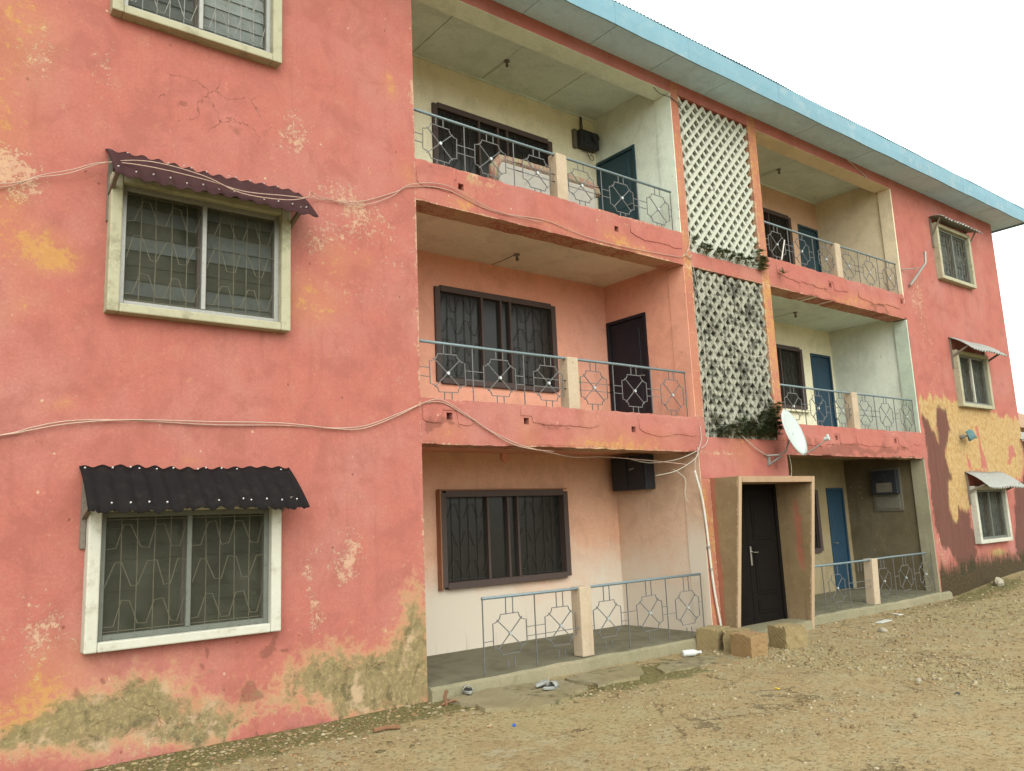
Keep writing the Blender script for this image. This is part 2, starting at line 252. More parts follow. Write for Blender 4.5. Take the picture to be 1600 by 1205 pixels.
# ------------------------------------------------------------------ object helpers
def link(o, parent=None):
    COL.objects.link(o)
    if parent: o.parent = parent
    return o
def tag(o, label, cat=None, group=None, kind=None):
    if label: o['label'] = label
    if cat: o['category'] = cat
    if group: o['group'] = group
    if kind: o['kind'] = kind
    return o
def empty(name, loc=(0, 0, 0), parent=None, rot=(0, 0, 0)):
    o = bpy.data.objects.new(name, None); o.location = loc; o.rotation_euler = rot; o.empty_display_size = .2; return link(o, parent)
def put(name, me, parent=None, loc=(0, 0, 0), rot=(0, 0, 0), scale=None):
    o = bpy.data.objects.new(name, me); o.location = loc; o.rotation_euler = rot
    if scale: o.scale = scale
    return link(o, parent)
class MB:
    def __init__(s): s.v, s.f, s.mi = [], [], []
    def _f(s, fs, mi): s.f += fs; s.mi += [mi]*len(fs)
    def box(s, x0, x1, y0, y1, z0, z1, mi=0):
        b = len(s.v); s.v += [(x, y, z) for x in (x0, x1) for y in (y0, y1) for z in (z0, z1)]
        s._f([tuple(b+i for i in q) for q in ((0, 1, 3, 2), (4, 6, 7, 5), (0, 4, 5, 1), (2, 3, 7, 6), (0, 2, 6, 4), (1, 5, 7, 3))], mi); return s
    def hexa(s, p, mi=0):      # 8 points: bottom loop 0-3, top loop 4-7
        b = len(s.v); s.v += list(p)
        s._f([tuple(b+i for i in q) for q in ((3, 2, 1, 0), (4, 5, 6, 7), (0, 1, 5, 4), (1, 2, 6, 5), (2, 3, 7, 6), (3, 0, 4, 7))], mi); return s
    def tube(s, pts, r, n=5, mi=0, closed=False, taper=None):
        P = [Vector(p) for p in pts]; b = len(s.v); k = len(P); T = []
        for i in range(k):
            a, c = (P[i-1], P[(i+1) % k]) if closed else (P[max(i-1, 0)], P[min(i+1, k-1)])
            d = (c-a); T.append(d.normalized() if d.length > 1e-9 else Vector((0, 0, 1)))
        ref = Vector((0, 1, 0)) if abs(T[0].y) < .8 else Vector((1, 0, 0))
        for i in range(k):
            u = ref-T[i]*ref.dot(T[i]); u = u.normalized() if u.length > 1e-6 else T[i].orthogonal().normalized(); w = T[i].cross(u); ref = u
            rr = r*(taper[i] if taper else 1)
            for j in range(n):
                a = 2*math.pi*(j+.5)/n; q = P[i]+u*(math.cos(a)*rr)+w*(math.sin(a)*rr); s.v.append(q[:])
        m = k if closed else k-1
        s._f([(b+i*n+j, b+i*n+(j+1) % n, b+((i+1) % k)*n+(j+1) % n, b+((i+1) % k)*n+j) for i in range(m) for j in range(n)], mi)
        if not closed: s._f([tuple(b+j for j in reversed(range(n))), tuple(b+(k-1)*n+j for j in range(n))], mi)
        return s
    def bar(s, a, c, r, n=4, mi=0): return s.tube([a, c], r, n, mi)
    def disc(s, c, r, d, n=8, mi=0):    # short stud along -y
        return s.tube([(c[0], c[1], c[2]), (c[0], c[1]-d, c[2])], r, n, mi)
    def mesh(s, name, mats, smooth=False):
        me = bpy.data.meshes.new(name); me.from_pydata([tuple(v) for v in s.v], [], s.f)
        for m in (mats if isinstance(mats, (list, tuple)) else [mats]): me.materials.append(M[m])
        if any(s.mi): me.polygons.foreach_set('material_index', s.mi)
        if smooth: me.polygons.foreach_set('use_smooth', [True]*len(s.f))
        if any(q.name in PLASTER for q in me.materials):
            n = len(me.vertices); w = np.tile(np.array([.16, .30, .02, -.12]), (n, 1)); w2 = np.tile(np.array([.2, -.05, .22, 0.]), (n, 1))
            for an, ar in (('wear', w), ('wear2', w2)):
                at = me.attributes.new(an, 'FLOAT_COLOR', 'POINT'); at.data.foreach_set('color', ar.astype(np.float32).ravel())
        me.update(); return me
    def build(s, name, mats, parent=None, loc=(0, 0, 0), rot=(0, 0, 0), smooth=False): return put(name, s.mesh(name, mats, smooth), parent, loc, rot)
def bevel(o, w=.01, seg=2):
    m = o.modifiers.new('bevel', 'BEVEL'); m.width = w; m.segments = seg; m.limit_method = 'ANGLE'; m.angle_limit = R(40); return o

# ------------------------------------------------------------------ wear fields painted on the plaster (world x,z of the facade)
YEL = [(12.518,4.141),(12.996,4.188),(14.0,4.133),(14.913,3.987),(16.048,4.044),(16.532,3.88),(16.808,3.956),(17.7,3.80),(17.467,2.752),(17.27,2.5),(16.871,2.397),(16.313,2.519),(15.524,2.597),(14.217,2.572),(14.094,1.749),(13.755,1.739),(13.32,1.462),(13.273,1.769),(13.218,2.277),(13.508,2.441),(13.305,2.863),(13.411,3.236),(13.755,3.434),(13.676,3.734),(13.57,3.938),(13.287,3.942),(13.137,3.748),(13.119,3.283),(12.886,3.497),(12.731,3.785),(12.488,3.737)]
PNK = [[(15.001,3.602),(15.152,3.592),(15.204,3.324),(15.32,2.97),(15.43,2.596),(14.972,2.594),(15.078,2.927),(15.114,3.242),(14.987,3.357)],[(14.321,2.915),(14.44,2.879),(14.527,2.593),(14.292,2.592)],[(16.814,3.244),(17.042,3.166),(17.16,2.917),(16.843,2.892),(16.604,2.786),(16.611,2.95)]]
BRN = [[(12.45,3.735),(12.765,3.768),(12.886,3.497),(13.114,3.265),(13.153,3.749),(13.287,3.942),(13.575,3.957),(13.755,3.434),(13.411,3.236),(13.305,2.863),(13.508,2.441),(13.218,2.277),(13.273,1.769),(13.315,1.444),(13.755,1.739),(14.094,1.749),(14.238,.968),(14.091,.502),(13.476,.401),(13.047,.852),(12.654,1.118),(12.45,1.4),(12.46,2.106),(12.55,2.924),(12.512,3.538)],[(16.69,2.173),(17.428,2.416),(17.931,2.416),(17.178,.416),(16.409,.543),(16.394,1.056)]]
BL = dict(
R=[(-4.32,6.66,.25,.25,.5),(-4.29,5.67,.12,.36,.5),(-4.07,4.47,.17,.16,.55),(-3.88,4.45,.11,.12,.6),(-1.05,4.88,.14,.21,.5),(-1.39,4.34,.21,.13,.5),(-.34,7.23,.06,.08,.7),(-3.81,3.12,.06,.04,.8),(-2.62,2.68,.05,.04,.7),(-3.75,.7,.17,.26,.55),(-3.97,.51,.18,.15,.5),(-.08,6.18,.11,.12,.6),(-.67,4.97,.12,.15,.45),(-1.86,6.53,.18,.15,.4),(-4.15,4.0,.12,.12,.45),(-3.69,4.46,.11,.09,.45),(-4.29,4.79,.1,.23,.4),(-.85,.46,.7,.22,.45),(.72,5.98,.12,.14,.7),(3.55,5.98,.22,.12,.6),(4.2,5.93,.5,.07,.5),(2.2,5.93,.4,.07,.5),(9.4,5.96,.5,.1,.6),(10.4,5.95,.5,.1,.6),(11.6,6.0,.6,.1,.55),(.4,3.0,.15,.13,.65),(1.6,2.98,.14,.14,.6),(3.6,2.96,.5,.12,.6),(2.6,2.9,.5,.05,.5),(6.2,2.75,.28,.25,.5),(6.1,3.0,.2,.1,.4)],
G=[(-1.59,6.42,.14,.24,.6),(-1.59,6.06,.1,.1,.5),(-1.25,5.14,.17,.16,.6),(-.8,5.43,.18,.17,.55),(-1.11,5.67,.24,.11,.5),(-4.08,6.4,.11,.16,.5),(-3.48,6.38,.09,.24,.5),(-4.22,5.23,.11,.15,.5),(-.93,1.78,.15,.23,.5),(-.98,1.61,.14,.13,.5),(-1.3,.98,.09,.18,.6),(-1.33,1.38,.04,.19,.55),(-.06,7.2,.11,.17,.45),(-.23,3.65,.09,.09,.55),(-2.23,3.14,.03,.05,.6),(-.8,4.46,.25,.19,.35),(-4.15,5.06,.15,.12,.4),(-3.99,.37,.14,.2,.5),(-3.83,1.31,.17,.21,.35),(-3.72,1.09,.15,.16,.4),(-.28,5.24,.18,.32,.4),(-2.77,.2,.34,.16,.4),(-1.75,.14,.54,.15,.4),(13.2,5.4,.25,.8,.35),(12.9,6.6,.2,.4,.4),(1.0,6.3,.2,.08,.5),(3.55,6.33,.4,.05,.4),(12.6,.9,.2,.3,.5)],
B=[(-1.79,.8,.07,.11,.8),(-1.79,.69,.05,.06,.7),(-1.59,.73,.06,.03,.8),(-2.41,.78,.02,.08,.8),(-3.18,.76,.03,.04,.8),(-3.29,.73,.02,.04,.8),(-2.99,.67,.03,.03,.8),(-2.46,.66,.04,.03,.8),(-2.5,.6,.02,.02,.8),(-3.36,.6,.29,.06,.5),(-3.56,.68,.05,.07,.5),(-2.74,6.34,.1,.06,.65),(-3.0,6.84,.02,.05,.8),(-2.22,6.11,.07,.07,.6),(-3.16,6.82,.05,.03,.6),(-3.2,6.3,.06,.04,.6),(-1.9,6.18,.1,.04,.55),(-3.58,6.44,.08,.05,.5),(-2.08,6.83,.04,.04,.6),(-1.91,.4,.09,.04,.6),(-2.38,.56,.12,.02,.5),(-1.94,.35,.26,.05,.45),(.08,3.15,.1,.09,.55),(.3,3.12,.16,.05,.5),(2.1,3.16,.4,.03,.65),(8.0,3.1,.5,.1,.4),(9.5,2.97,1.6,.08,.7),(8.4,2.95,.9,.08,.7),(11.3,3.0,.9,.05,.5),(8.9,6.0,1.1,.04,.5),(4.4,3.05,.5,.04,.45),(.35,3.07,.3,.03,.6),(11.2,5.92,.5,.04,.8),(7.0,2.8,.14,.14,.55),(9.3,6.1,.2,.03,.4)],
A=[(-3.64,.41,.27,.16,.8),(-3.25,.42,.29,.19,.85),(-2.85,.46,.23,.2,.9),(-2.43,.25,.24,.16,.6),(-3.88,.4,.19,.1,.5),(-1.28,.49,.28,.21,.6),(-.77,.35,.47,.2,.7),(-.3,.39,.33,.3,.7),(-.17,.88,.12,.41,.5),(-.05,.66,.12,.41,.5),(-.62,.17,.47,.16,.5),(-1.88,.28,.39,.12,.4),(-2.54,.11,.48,.11,.45),(.95,6.3,.22,.07,.5)])
def sdf(poly, X, Z):
    P = np.array(poly); d = np.full(X.shape, 1e9); ins = np.zeros(X.shape, bool)
    for i in range(len(P)):
        a, b = P[i], P[(i+1) % len(P)]; e = b-a
        t = np.clip(((X-a[0])*e[0]+(Z-a[1])*e[1])/(e@e), 0, 1)
        d = np.minimum(d, np.hypot(X-a[0]-t*e[0], Z-a[1]-t*e[1]))
        if a[1] != b[1]:
            c = ((a[1] > Z) != (b[1] > Z)) & (X < (b[0]-a[0])*(Z-a[1])/(b[1]-a[1])+a[0]); ins ^= c
    return np.where(ins, -d, d)
def facade_wear(X, Y, Z):
    w = np.zeros((len(X), 4)); w2 = np.zeros((len(X), 4)); base = dict(R=.06, G=.10, B=.0, A=-.1)
    big = fbm(X*.7+3, Z*.7, 11, 3); wx = fbm(X*3+1, Z*3, 13, 3); wz = fbm(X*3+9, Z*3+4, 15, 3)
    for i, k in enumerate('RGBA'):
        v = np.full(len(X), base[k])
        if k in 'RG': v += (big-.5)*.35
        q = dict(R=1.35, G=1.5, B=1.0, A=1.1)[k]
        for cx, cz, rx, rz, am in BL[k]: v += am*(.72 if k in 'RG' else 1)*(.75 if cx > 0 and k == 'R' else 1)*np.exp(-.7*(((X+.35*(wx-.5)-cx)/(rx*q))**2+((Z+.35*(wz-.5)-cz)/(rz*q))**2))
        w[:, i] = v
    mid = (X > 0) & (X < 12.37); nz = .5+fbm(X*2.3, Z*2.3, 33, 2)
    for zb in (2.85, 5.85):
        w[:, 1] += mid*nz*.50*np.exp(-((Z-zb)/.03)**2)+mid*nz*.30*np.exp(-((Z-zb-.55)/.03)**2); w[:, 0] += mid*nz*.08*np.exp(-((Z-zb)/.10)**2)
    w[:, 1] += (X < .0005)*.42*np.exp(-(X/.035)**2)*nz
    right = X > 12.36
    if right.any():
        x, z = X[right], Z[right]; x0_, z0_ = x, z; dr_ = fbm(x*5.5, x*0+2, 121, 3)-.5; x, z = x+.22*(fbm(x*4, z*2.2, 123, 3)-.5), z+.32*dr_+.16*(fbm(x*5, z*5, 125, 3)-.5)
        y = np.clip(.5-sdf(YEL, x, z)/.24, -.6, 1.4)
        for p in PNK: y = np.minimum(y, np.clip(.5+sdf(p, x, z)/.10, -.6, 1.6))
        w[right, 0] = np.maximum(w[right, 0]-.2, y+.2)
        b = np.maximum(*[np.clip(.5-sdf(p, x, z)/.34, -.6, 1.1) for p in BRN])
        w[right, 2] = np.maximum(w[right, 2], b)
        x, z = x0_, z0_; w2[right, 1] = np.clip((1.0-z)/.6, -.3, 1.2)+.1*np.exp(-((x-15.1)/1.2)**2); w2[right, 3] = 1
        u = np.exp(-((x-15.3)/.5)**2-((z-.75)/.12)**2); w[right, 0] += u
    # cracks: under the top window, and near the ground
    w2[:, 0] = .05+.75*np.exp(-((X+2.4)/.8)**2-((Z-6.35)/.5)**2)+.55*np.exp(-((X+2.8)/1.1)**2-((Z-.4)/.35)**2)+.5*np.exp(-((X+.6)/.7)**2-((Z-.4)/.3)**2)
    for zb in (2.85, 5.85): w2[:, 0] = np.maximum(w2[:, 0], .30*((Z > zb) & (Z < zb+.5) & (X > 0) & (X < 12.4)))
    L = X < 0; w2[L, 1] = np.clip((.10-Z[L])/.3, -.3, .5)+.05
    # dirt washed down below sills
    for cx, zb in ((-2.62, .95), (-2.5, 3.97), (-2.6, 6.99), (15.1, 1.0), (15.1, 4.05), (15.1, 7.0)):
        d = zb-Z; w2[:, 2] += np.where((d > 0), .42*np.exp(-d/.35), 0)*(np.abs(X-cx) < .95)
    return w, w2
def pier_wear(X, Y, Z):
    w, w2 = facade_wear(X, Y, Z); w[:, 0] += .15+.55*fbm(X*.5, Z*.6, 5, 2); w[:, 1] += .15+.35*np.exp(-(np.minimum(np.abs(X-X2), np.abs(X-X3))/.03)**2); w2[:, 2] += .25*(np.abs(X-7.24) < .3); return w, w2
def inner_wear(cream=None, moss=0.):
    def f(X, Y, Z):
        w = np.zeros((len(X), 4)); w2 = np.zeros((len(X), 4)); w[:, 0] = -.3; w[:, 2] = -.2; w[:, 3] = -.3; w[:, 1] = .02; w2[:, 0] = .12; w2[:, 2] = .05
        if cream: w[:, 1] = np.clip((cream-Z)/1.1, 0, 1)*.75+(fbm(X*1.3+Y, Z*1.3, 3, 3)-.5)*.5  # cream share grows towards the floor, broken up by noise
        if moss: w2[:, 2] += moss*np.clip((1.2-Z)/1.2, 0, 1)
        return w, w2
    return f
def lines(a, b, step, cuts):
    c = sorted({round(v, 4) for v in [a, b]+[k for k in cuts if a < k < b]}); o = []
    for p, q in zip(c, c[1:]):
        n = max(1, int(math.ceil((q-p)/step))); o += [p+(q-p)*i/n for i in range(n)]
    return o+[b]
def panel(name, plane, s0, s1, t0, t1, d0, d1, mat, parent, holes=(), step=.06, wear=None, chip=.0, wav=.003):
    """a slab of wall: s along, t up, d0 the seen face, d1 the hidden one; plane 'y': (s,d,t), 'x': (d,s,t), 'z': (s,t,d)"""
    SS = lines(s0, s1, step, [h[i] for h in holes for i in (0, 1)]); TT = lines(t0, t1, step, [h[i] for h in holes for i in (2, 3)])
    ns, nt = len(SS), len(TT); Sg, Tg = np.meshgrid(SS, TT, indexing='ij'); Sg = Sg.ravel().astype(float); Tg = Tg.ravel().astype(float)
    sgn = 1 if d1 > d0 else -1
    bumps = (fbm(Sg*1.7, Tg*1.7, 21, 3)-.5)*2*wav
    onb = np.zeros(ns*nt); I = np.arange(ns*nt)//nt; J = np.arange(ns*nt) % nt
    onb[(I == 0) | (I == ns-1) | (J == 0) | (J == nt-1)] = 1
    f0 = d0+bumps*(1-onb)
    if chip:
        e = np.clip(fbm(Sg*6+7, Tg*6, 31, 4)*1.6-.75, 0, 1)*onb*chip
        Tg = Tg+np.where(J == 0, e, 0)-np.where(J == nt-1, e, 0); f0 = f0+sgn*e*.7
    def to3(s, t, d):
        return np.stack({'y': (s, d, t), 'x': (d, s, t), 'z': (s, t, d)}[plane], 1)
    V = np.concatenate([to3(Sg, Tg, f0), to3(Sg, Tg, np.full(ns*nt, float(d1)))]); n = ns*nt
    cell = np.ones((ns-1, nt-1), bool)
    for h in holes:
        for i in range(ns-1):
            if SS[i] >= h[0]-1e-6 and SS[i+1] <= h[1]+1e-6:
                for j in range(nt-1):
                    if TT[j] >= h[2]-1e-6 and TT[j+1] <= h[3]+1e-6: cell[i, j] = False
    F = []; flip = (plane == 'y') == (sgn > 0)
    if plane == 'z': flip = sgn > 0
    idx = lambda i, j: i*nt+j
    def addf(q): F.append(q if not flip else q[::-1])
    for i in range(ns-1):
        for j in range(nt-1):
            if not cell[i, j]: continue
            a, b, c, d = idx(i, j), idx(i+1, j), idx(i+1, j+1), idx(i, j+1)
            addf((a, d, c, b)); addf((a+n, b+n, c+n, d+n))
            for (di, dj, p, q) in ((-1, 0, a, d), (1, 0, c, b), (0, -1, b, a), (0, 1, d, c)):
                ii, jj = i+di, j+dj
                if ii < 0 or jj < 0 or ii >= ns-1 or jj >= nt-1 or not cell[ii, jj]: addf((p, p+n, q+n, q))
    me = bpy.data.meshes.new(name); me.from_pydata(V.tolist(), [], F); me.materials.append(M[mat])
    if True:
        w, w2 = (wear or inner_wear())(V[:, 0], V[:, 1], V[:, 2])
        for an, ar in (('wear', w), ('wear2', w2)):
            at = me.attributes.new(an, 'FLOAT_COLOR', 'POINT'); at.data.foreach_set('color', np.clip(ar, -1, 2).astype(np.float32).ravel())
    me.update(); return put(name, me, parent)

# ------------------------------------------------------------------ ground
def ground_z(X, Y):
    z = (fbm(X*.35, Y*.35, 40, 3)-.5)*.10+(fbm(X*1.8, Y*1.8, 44, 3)-.5)*.035
    near = np.clip((-Y)/1.2, 0, 1); z = z*(.25+.75*near)-.01
    k = np.clip((X-12.4)/4.4, 0, 1); z = z+.28*k*k*(3-2*k)*np.clip(1-(-Y-.5)/6, .2, 1)
    inside = (Y > .25) & (X > -5.4) & (X < 17.6)
    return np.where(inside, -.12, z)
gx = np.unique(np.concatenate([np.linspace(-400, -40, 8), np.linspace(-40, -8, 12), np.arange(-8, 20, .09), np.linspace(20, 60, 14), np.linspace(60, 500, 8)]))
gy = np.unique(np.concatenate([np.linspace(-400, -40, 8), np.linspace(-40, -10, 10), np.arange(-10, .6, .09), np.linspace(.7, 30, 10), np.linspace(30, 500, 8)]))
GX, GY = np.meshgrid(gx, gy, indexing='ij'); gz = ground_z(GX.ravel(), GY.ravel()); ny = len(gy)
me = bpy.data.meshes.new('ground')
ii, jj = np.meshgrid(np.arange(len(gx)-1), np.arange(ny-1), indexing='ij'); a = (ii*ny+jj).ravel()
me.from_pydata(np.stack([GX.ravel(), GY.ravel(), gz], 1).tolist(), [], np.stack([a, a+ny, a+ny+1, a+1], 1).tolist())
me.materials.append(M['ground']); me.polygons.foreach_set('use_smooth', [True]*len(me.polygons))
x, y = GX.ravel(), GY.ravel(); gw = np.zeros((len(x), 4)); gw[:, 3] = 1
gw[:, 0] = .05+.62*np.exp(-(np.minimum(np.abs(y+.25), 9)/.45)**2)*(x < .4)+.75*np.exp(-((x-2.3)/1.5)**2-((y+.95)/.5)**2)+.35*np.exp(-((x-14)/2.5)**2-((y+.3)/.6)**2)+.30*np.exp(-((y+.4)/.7)**2)+.3*(fbm(x*.5, y*.5, 47, 3)-.5)
gw[:, 1] = .05+.38*np.exp(-((x+.6)/.9)**2-((y+2.3)/.7)**2)+.4*np.exp(-((x-4)/1.5)**2-((y+.9)/.4)**2)+.4*np.exp(-((x-8.5)/1.5)**2-((y+.6)/.35)**2)
at = me.attributes.new('wear', 'FLOAT_COLOR', 'POINT'); at.data.foreach_set('color', gw.astype(np.float32).ravel())
tag(put('ground', me), 'packed brown earth yard with gravel and mossy patches', kind='structure')
def gh(x, y): return float(ground_z(np.array([x]), np.array([y]))[0])

# ------------------------------------------------------------------ the building
Z1b, Z1t, Z2b, Z2t, BM, SOF = 2.85, 3.40, 5.85, 6.40, 8.84, 9.065
X1, X2, X3, X4, X5, X6, XL = 5.008, 5.198, 7.121, 7.354, 12.349, 17.651, -5.3
D = 1.82; FL0 = .15
B = empty('apartment_building'); tag(B, 'three-storey peeling pink apartment block with balconies and a concrete lattice stair screen', 'building')
WINL = [(-3.494, -1.745, .955, 2.235), (-3.425, -1.655, 3.98, 5.33), (-3.482, -1.762, 6.995, 8.33)]
WINR = [(14.24, 15.95, .995, 2.26), (14.28, 15.96, 4.055, 5.36), (14.1, 15.9, 7.03, 8.38)]
inset = lambda w: (w[0]+.07, w[1]-.07, w[2]+.06, w[3]-.06)
panel('wall', 'y', XL, 0, -.15, SOF-.003, 0, .2, 'pink', B, [inset(w) for w in WINL], .045, facade_wear, wav=.006)
panel('wall', 'y', X5, X6, -.15, SOF-.003, 0, .2, 'pink', B, [inset(w) for w in WINR], .045, facade_wear, wav=.006)
panel('wall', 'x', .205, 10, -.15, SOF-.003, X6, X6-.2, 'pink', B, (), .5)
panel('wall', 'x', .205, 10, -.15, SOF-.003, XL, XL+.2, 'pink', B, (), .5)
panel('wall', 'y', XL+.205, X6-.205, -.15, SOF-.003, 10, 9.8, 'pink', B, (), .5)
# balcony side walls, piers, jamb columns
panel('wall', 'x', .205, D, -.1, SOF-.003, 0, -.2, 'salmon', B, (), .12, inner_wear())
floors = [(FL0, 2.95), (3.22, 5.95), (6.22, 9.12)]
sideL = ['graded_side', 'salmon', 'mint']; sideR = ['olive_dark', 'palegrey', 'tan']; backL = ['graded', 'salmon', 'cream']; backR = ['olivec', 'cream', 'peach']
doorsL = {1: (.885, 1.80, 3.22, 5.28), 2: (.86, 1.80, 6.22, 8.27)}
winBL = [(1.40, 3.77, 1.04, 2.36), (1.44, 3.77, 3.99, 5.43), (1.49, 3.90, 6.99, 8.40)]
winBR = [(8.75, 11.08, 1.02, 2.31), (8.70, 11.03, 4.06, 5.41), (8.70, 11.13, 7.0, 8.50)]
doorBR = [(11.50, 12.18, .16, 2.35), (11.44, 12.25, 3.23, 5.37), (11.48, 12.30, 6.23, 8.43)]
for k, (z0, z1) in enumerate(floors):
    h = [doorsL[k]] if k in doorsL else []
    zz0, zz1 = z0-.02, min(z1+.03, SOF-.003) if k < 2 else 9.14
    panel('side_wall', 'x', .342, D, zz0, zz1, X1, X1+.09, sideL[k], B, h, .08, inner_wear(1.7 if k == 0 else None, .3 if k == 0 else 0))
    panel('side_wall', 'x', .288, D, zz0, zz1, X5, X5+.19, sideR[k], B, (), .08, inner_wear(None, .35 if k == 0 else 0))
    panel('side_wall', 'x', .342, D, zz0, zz1, X4, X4-.09, sideR[k], B, (), .12, inner_wear())
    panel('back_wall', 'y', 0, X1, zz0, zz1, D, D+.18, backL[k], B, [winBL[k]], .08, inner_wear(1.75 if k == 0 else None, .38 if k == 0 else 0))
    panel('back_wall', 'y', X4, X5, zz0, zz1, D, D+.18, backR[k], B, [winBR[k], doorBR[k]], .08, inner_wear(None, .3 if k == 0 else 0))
    # thicker columns at the right ends
    cm = ['jamb', 'palegreen', 'tan'][k]
    panel('column', 'x', .004, .285, z0-.02, [Z1b, Z2b, BM][k]-.003, X5-.045, X5+.19, cm, B, (), .06, inner_wear(None, .4 if k == 0 else 0))
    panel('column', 'x', .004, .34, z0-.02, [Z1b, Z2b, BM][k]-.003, X1-.012, X1+.09, ['graded_side', 'salmon', 'mint'][k], B, (), .06, inner_wear(2.2 if k == 0 else None))
# pier faces
panel('pier', 'y', X1+.001, X2, Z1t+.003, SOF-.003, .0, .34, 'pier', B, (), .045, pier_wear, chip=.012)
panel('pier', 'y', X3, X4-.001, Z1t+.003, SOF-.003, .0, .34, 'pier', B, (), .045, pier_wear, chip=.012)
panel('pier', 'y', X1+.001, 5.217, -.1, 2.447, .0, .34, 'pink', B, (), .045, pier_wear)
panel('pier', 'y', 7.258, X4-.001, -.1, 2.447, .0, .34, 'pink', B, (), .045, pier_wear)
# balcony bands with weep holes, top beams, spandrels of the stair bay
w_ = .085
def bh(c): return [(x-w_/2, x+w_/2, z-w_/2, z+w_/2) for x, z in c]
panel('balcony_band', 'y', .001, X1, Z1b, Z1t, -.003, .34, 'pink', B, bh([(.40, 3.195), (1.59, 3.185), (3.58, 3.15)]), .045, facade_wear, chip=.03, wav=.0015)
panel('balcony_band', 'y', .001, X1, Z2b, Z2t, -.003, .34, 'pink', B, bh([(.68, 6.17), (3.50, 6.16)]), .045, facade_wear, chip=.03, wav=.0015)
panel('balcony_band', 'y', X4, X5-.001, Z1b, Z1t, -.003, .34, 'pink', B, bh([(9.0, 3.19), (11.2, 3.19)]), .045, facade_wear, chip=.04, wav=.0015)
panel('balcony_band', 'y', X4, X5-.001, Z2b, Z2t, -.003, .34, 'pink', B, bh([(9.37, 6.17), (12.2, 6.22)]), .045, facade_wear, chip=.04, wav=.0015)
def blister(xa, xb, zt, zl, holes, seed, amp=.06):
    n = max(4, int((xb-xa)/.025)); m = MB(); xs = [xa+(xb-xa)*i/n for i in range(n+1)]; X_ = np.array(xs)
    lo = zl+amp*(fbm(X_*3.1, X_*0+seed, 101, 5)-.5)*2+.05*np.abs(2*(X_-xa)/(xb-xa)-1)**6
    for hx, hz in holes: lo = np.where(np.abs(X_-hx) < .11, np.maximum(lo, hz+.07), lo)
    lo = np.minimum(lo, zt-.05); th = .005+.006*fbm(X_*2, X_*0+seed+3, 103, 3)
    for i in range(n+1): m.v += [(xs[i], -.004, lo[i]-.003), (xs[i], -.005-th[i], lo[i]), (xs[i], -.0055-th[i], lo[i]+.03), (xs[i], -.0025, min(zt-.005, lo[i]+.20))]
    for i in range(n):
        for j in range(3): m._f([(i*4+j, (i+1)*4+j, (i+1)*4+j+1, i*4+j+1)], 0)
    me = m.mesh('plaster_blister', 'pink'); V = np.array(m.v); w, w2 = facade_wear(V[:, 0], V[:, 1], V[:, 2])
    for an, ar in (('wear', w), ('wear2', w2)): me.attributes[an].data.foreach_set('color', ar.astype(np.float32).ravel())
    return put('plaster_blister', me, B)
H1 = [(.40, 3.195), (1.59, 3.185), (3.58, 3.15)]; H2 = [(.68, 6.17), (3.50, 6.16)]; H3 = [(9.0, 3.19), (11.2, 3.19)]; H4 = [(9.37, 6.17), (12.2, 6.22)]
for q in ((.02, .75, Z1t, 3.10, H1, 1.), (1.5, 2.9, Z1t, 3.14, H1, 2.), (3.7, 4.98, Z1t, 3.10, H1, 3.), (.02, .6, Z2t, 6.06, H2, 4.), (3.8, 4.98, Z2t, 6.1, H2, 5.), (7.4, 9.6, Z1t, 3.04, H3, 6., .08), (9.7, 12.3, Z1t, 3.08, H3, 7., .08), (7.6, 10.0, Z2t, 6.08, H4, 8., .08), (10.4, 12.3, Z2t, 6.03, H4, 9.)): blister(*q)
panel('top_beam', 'y', .001, X1, BM, SOF-.003, .0, .34, 'pink', B, (), .06, facade_wear)
panel('top_beam', 'y', X4, X5-.001, BM, SOF-.003, .0, .34, 'pink', B, (), .06, facade_wear)
for xa, xb, mt in ((.002, X1-.014, 'mint'), (X4+.002, X5-.05, 'tan')): panel('beam_underside', 'z', xa, xb, .002, .338, BM-.004, BM+.05, mt, B, (), .3)
for xa, xb, zb in ((.002, X1-.014, Z2b), (X4+.002, X5-.05, Z2b), (.002, X1-.014, Z1b), (X4+.002, X5-.05, Z1b)): panel('beam_underside', 'z', xa, xb, .012, .338, zb-.004+.02, zb+.06, 'salmon' if xa < 1 else 'ceil_white', B, (), .3)
panel('spandrel', 'y', X2+.001, X3-.001, Z2b+.004, 6.11, -.004, .25, 'pink', B, (), .045, facade_wear, chip=.015)
panel('spandrel', 'y', X1+.003, X4-.003, 2.449, 3.09, -.004, .25, 'pink', B, (), .045, facade_wear, chip=.015)
panel('spandrel', 'y', X1+.001, X2-.001, 3.092, Z1t, -.002, .25, 'pink', B, (), .045, facade_wear)
panel('spandrel', 'y', X3+.001, X4-.001, 3.092, Z1t, -.002, .25, 'pink', B, (), .045, facade_wear)
panel('spandrel', 'y', X2+.001, X3-.001, 8.85, SOF-.003, -.002, .25, 'pink', B, (), .06, facade_wear)
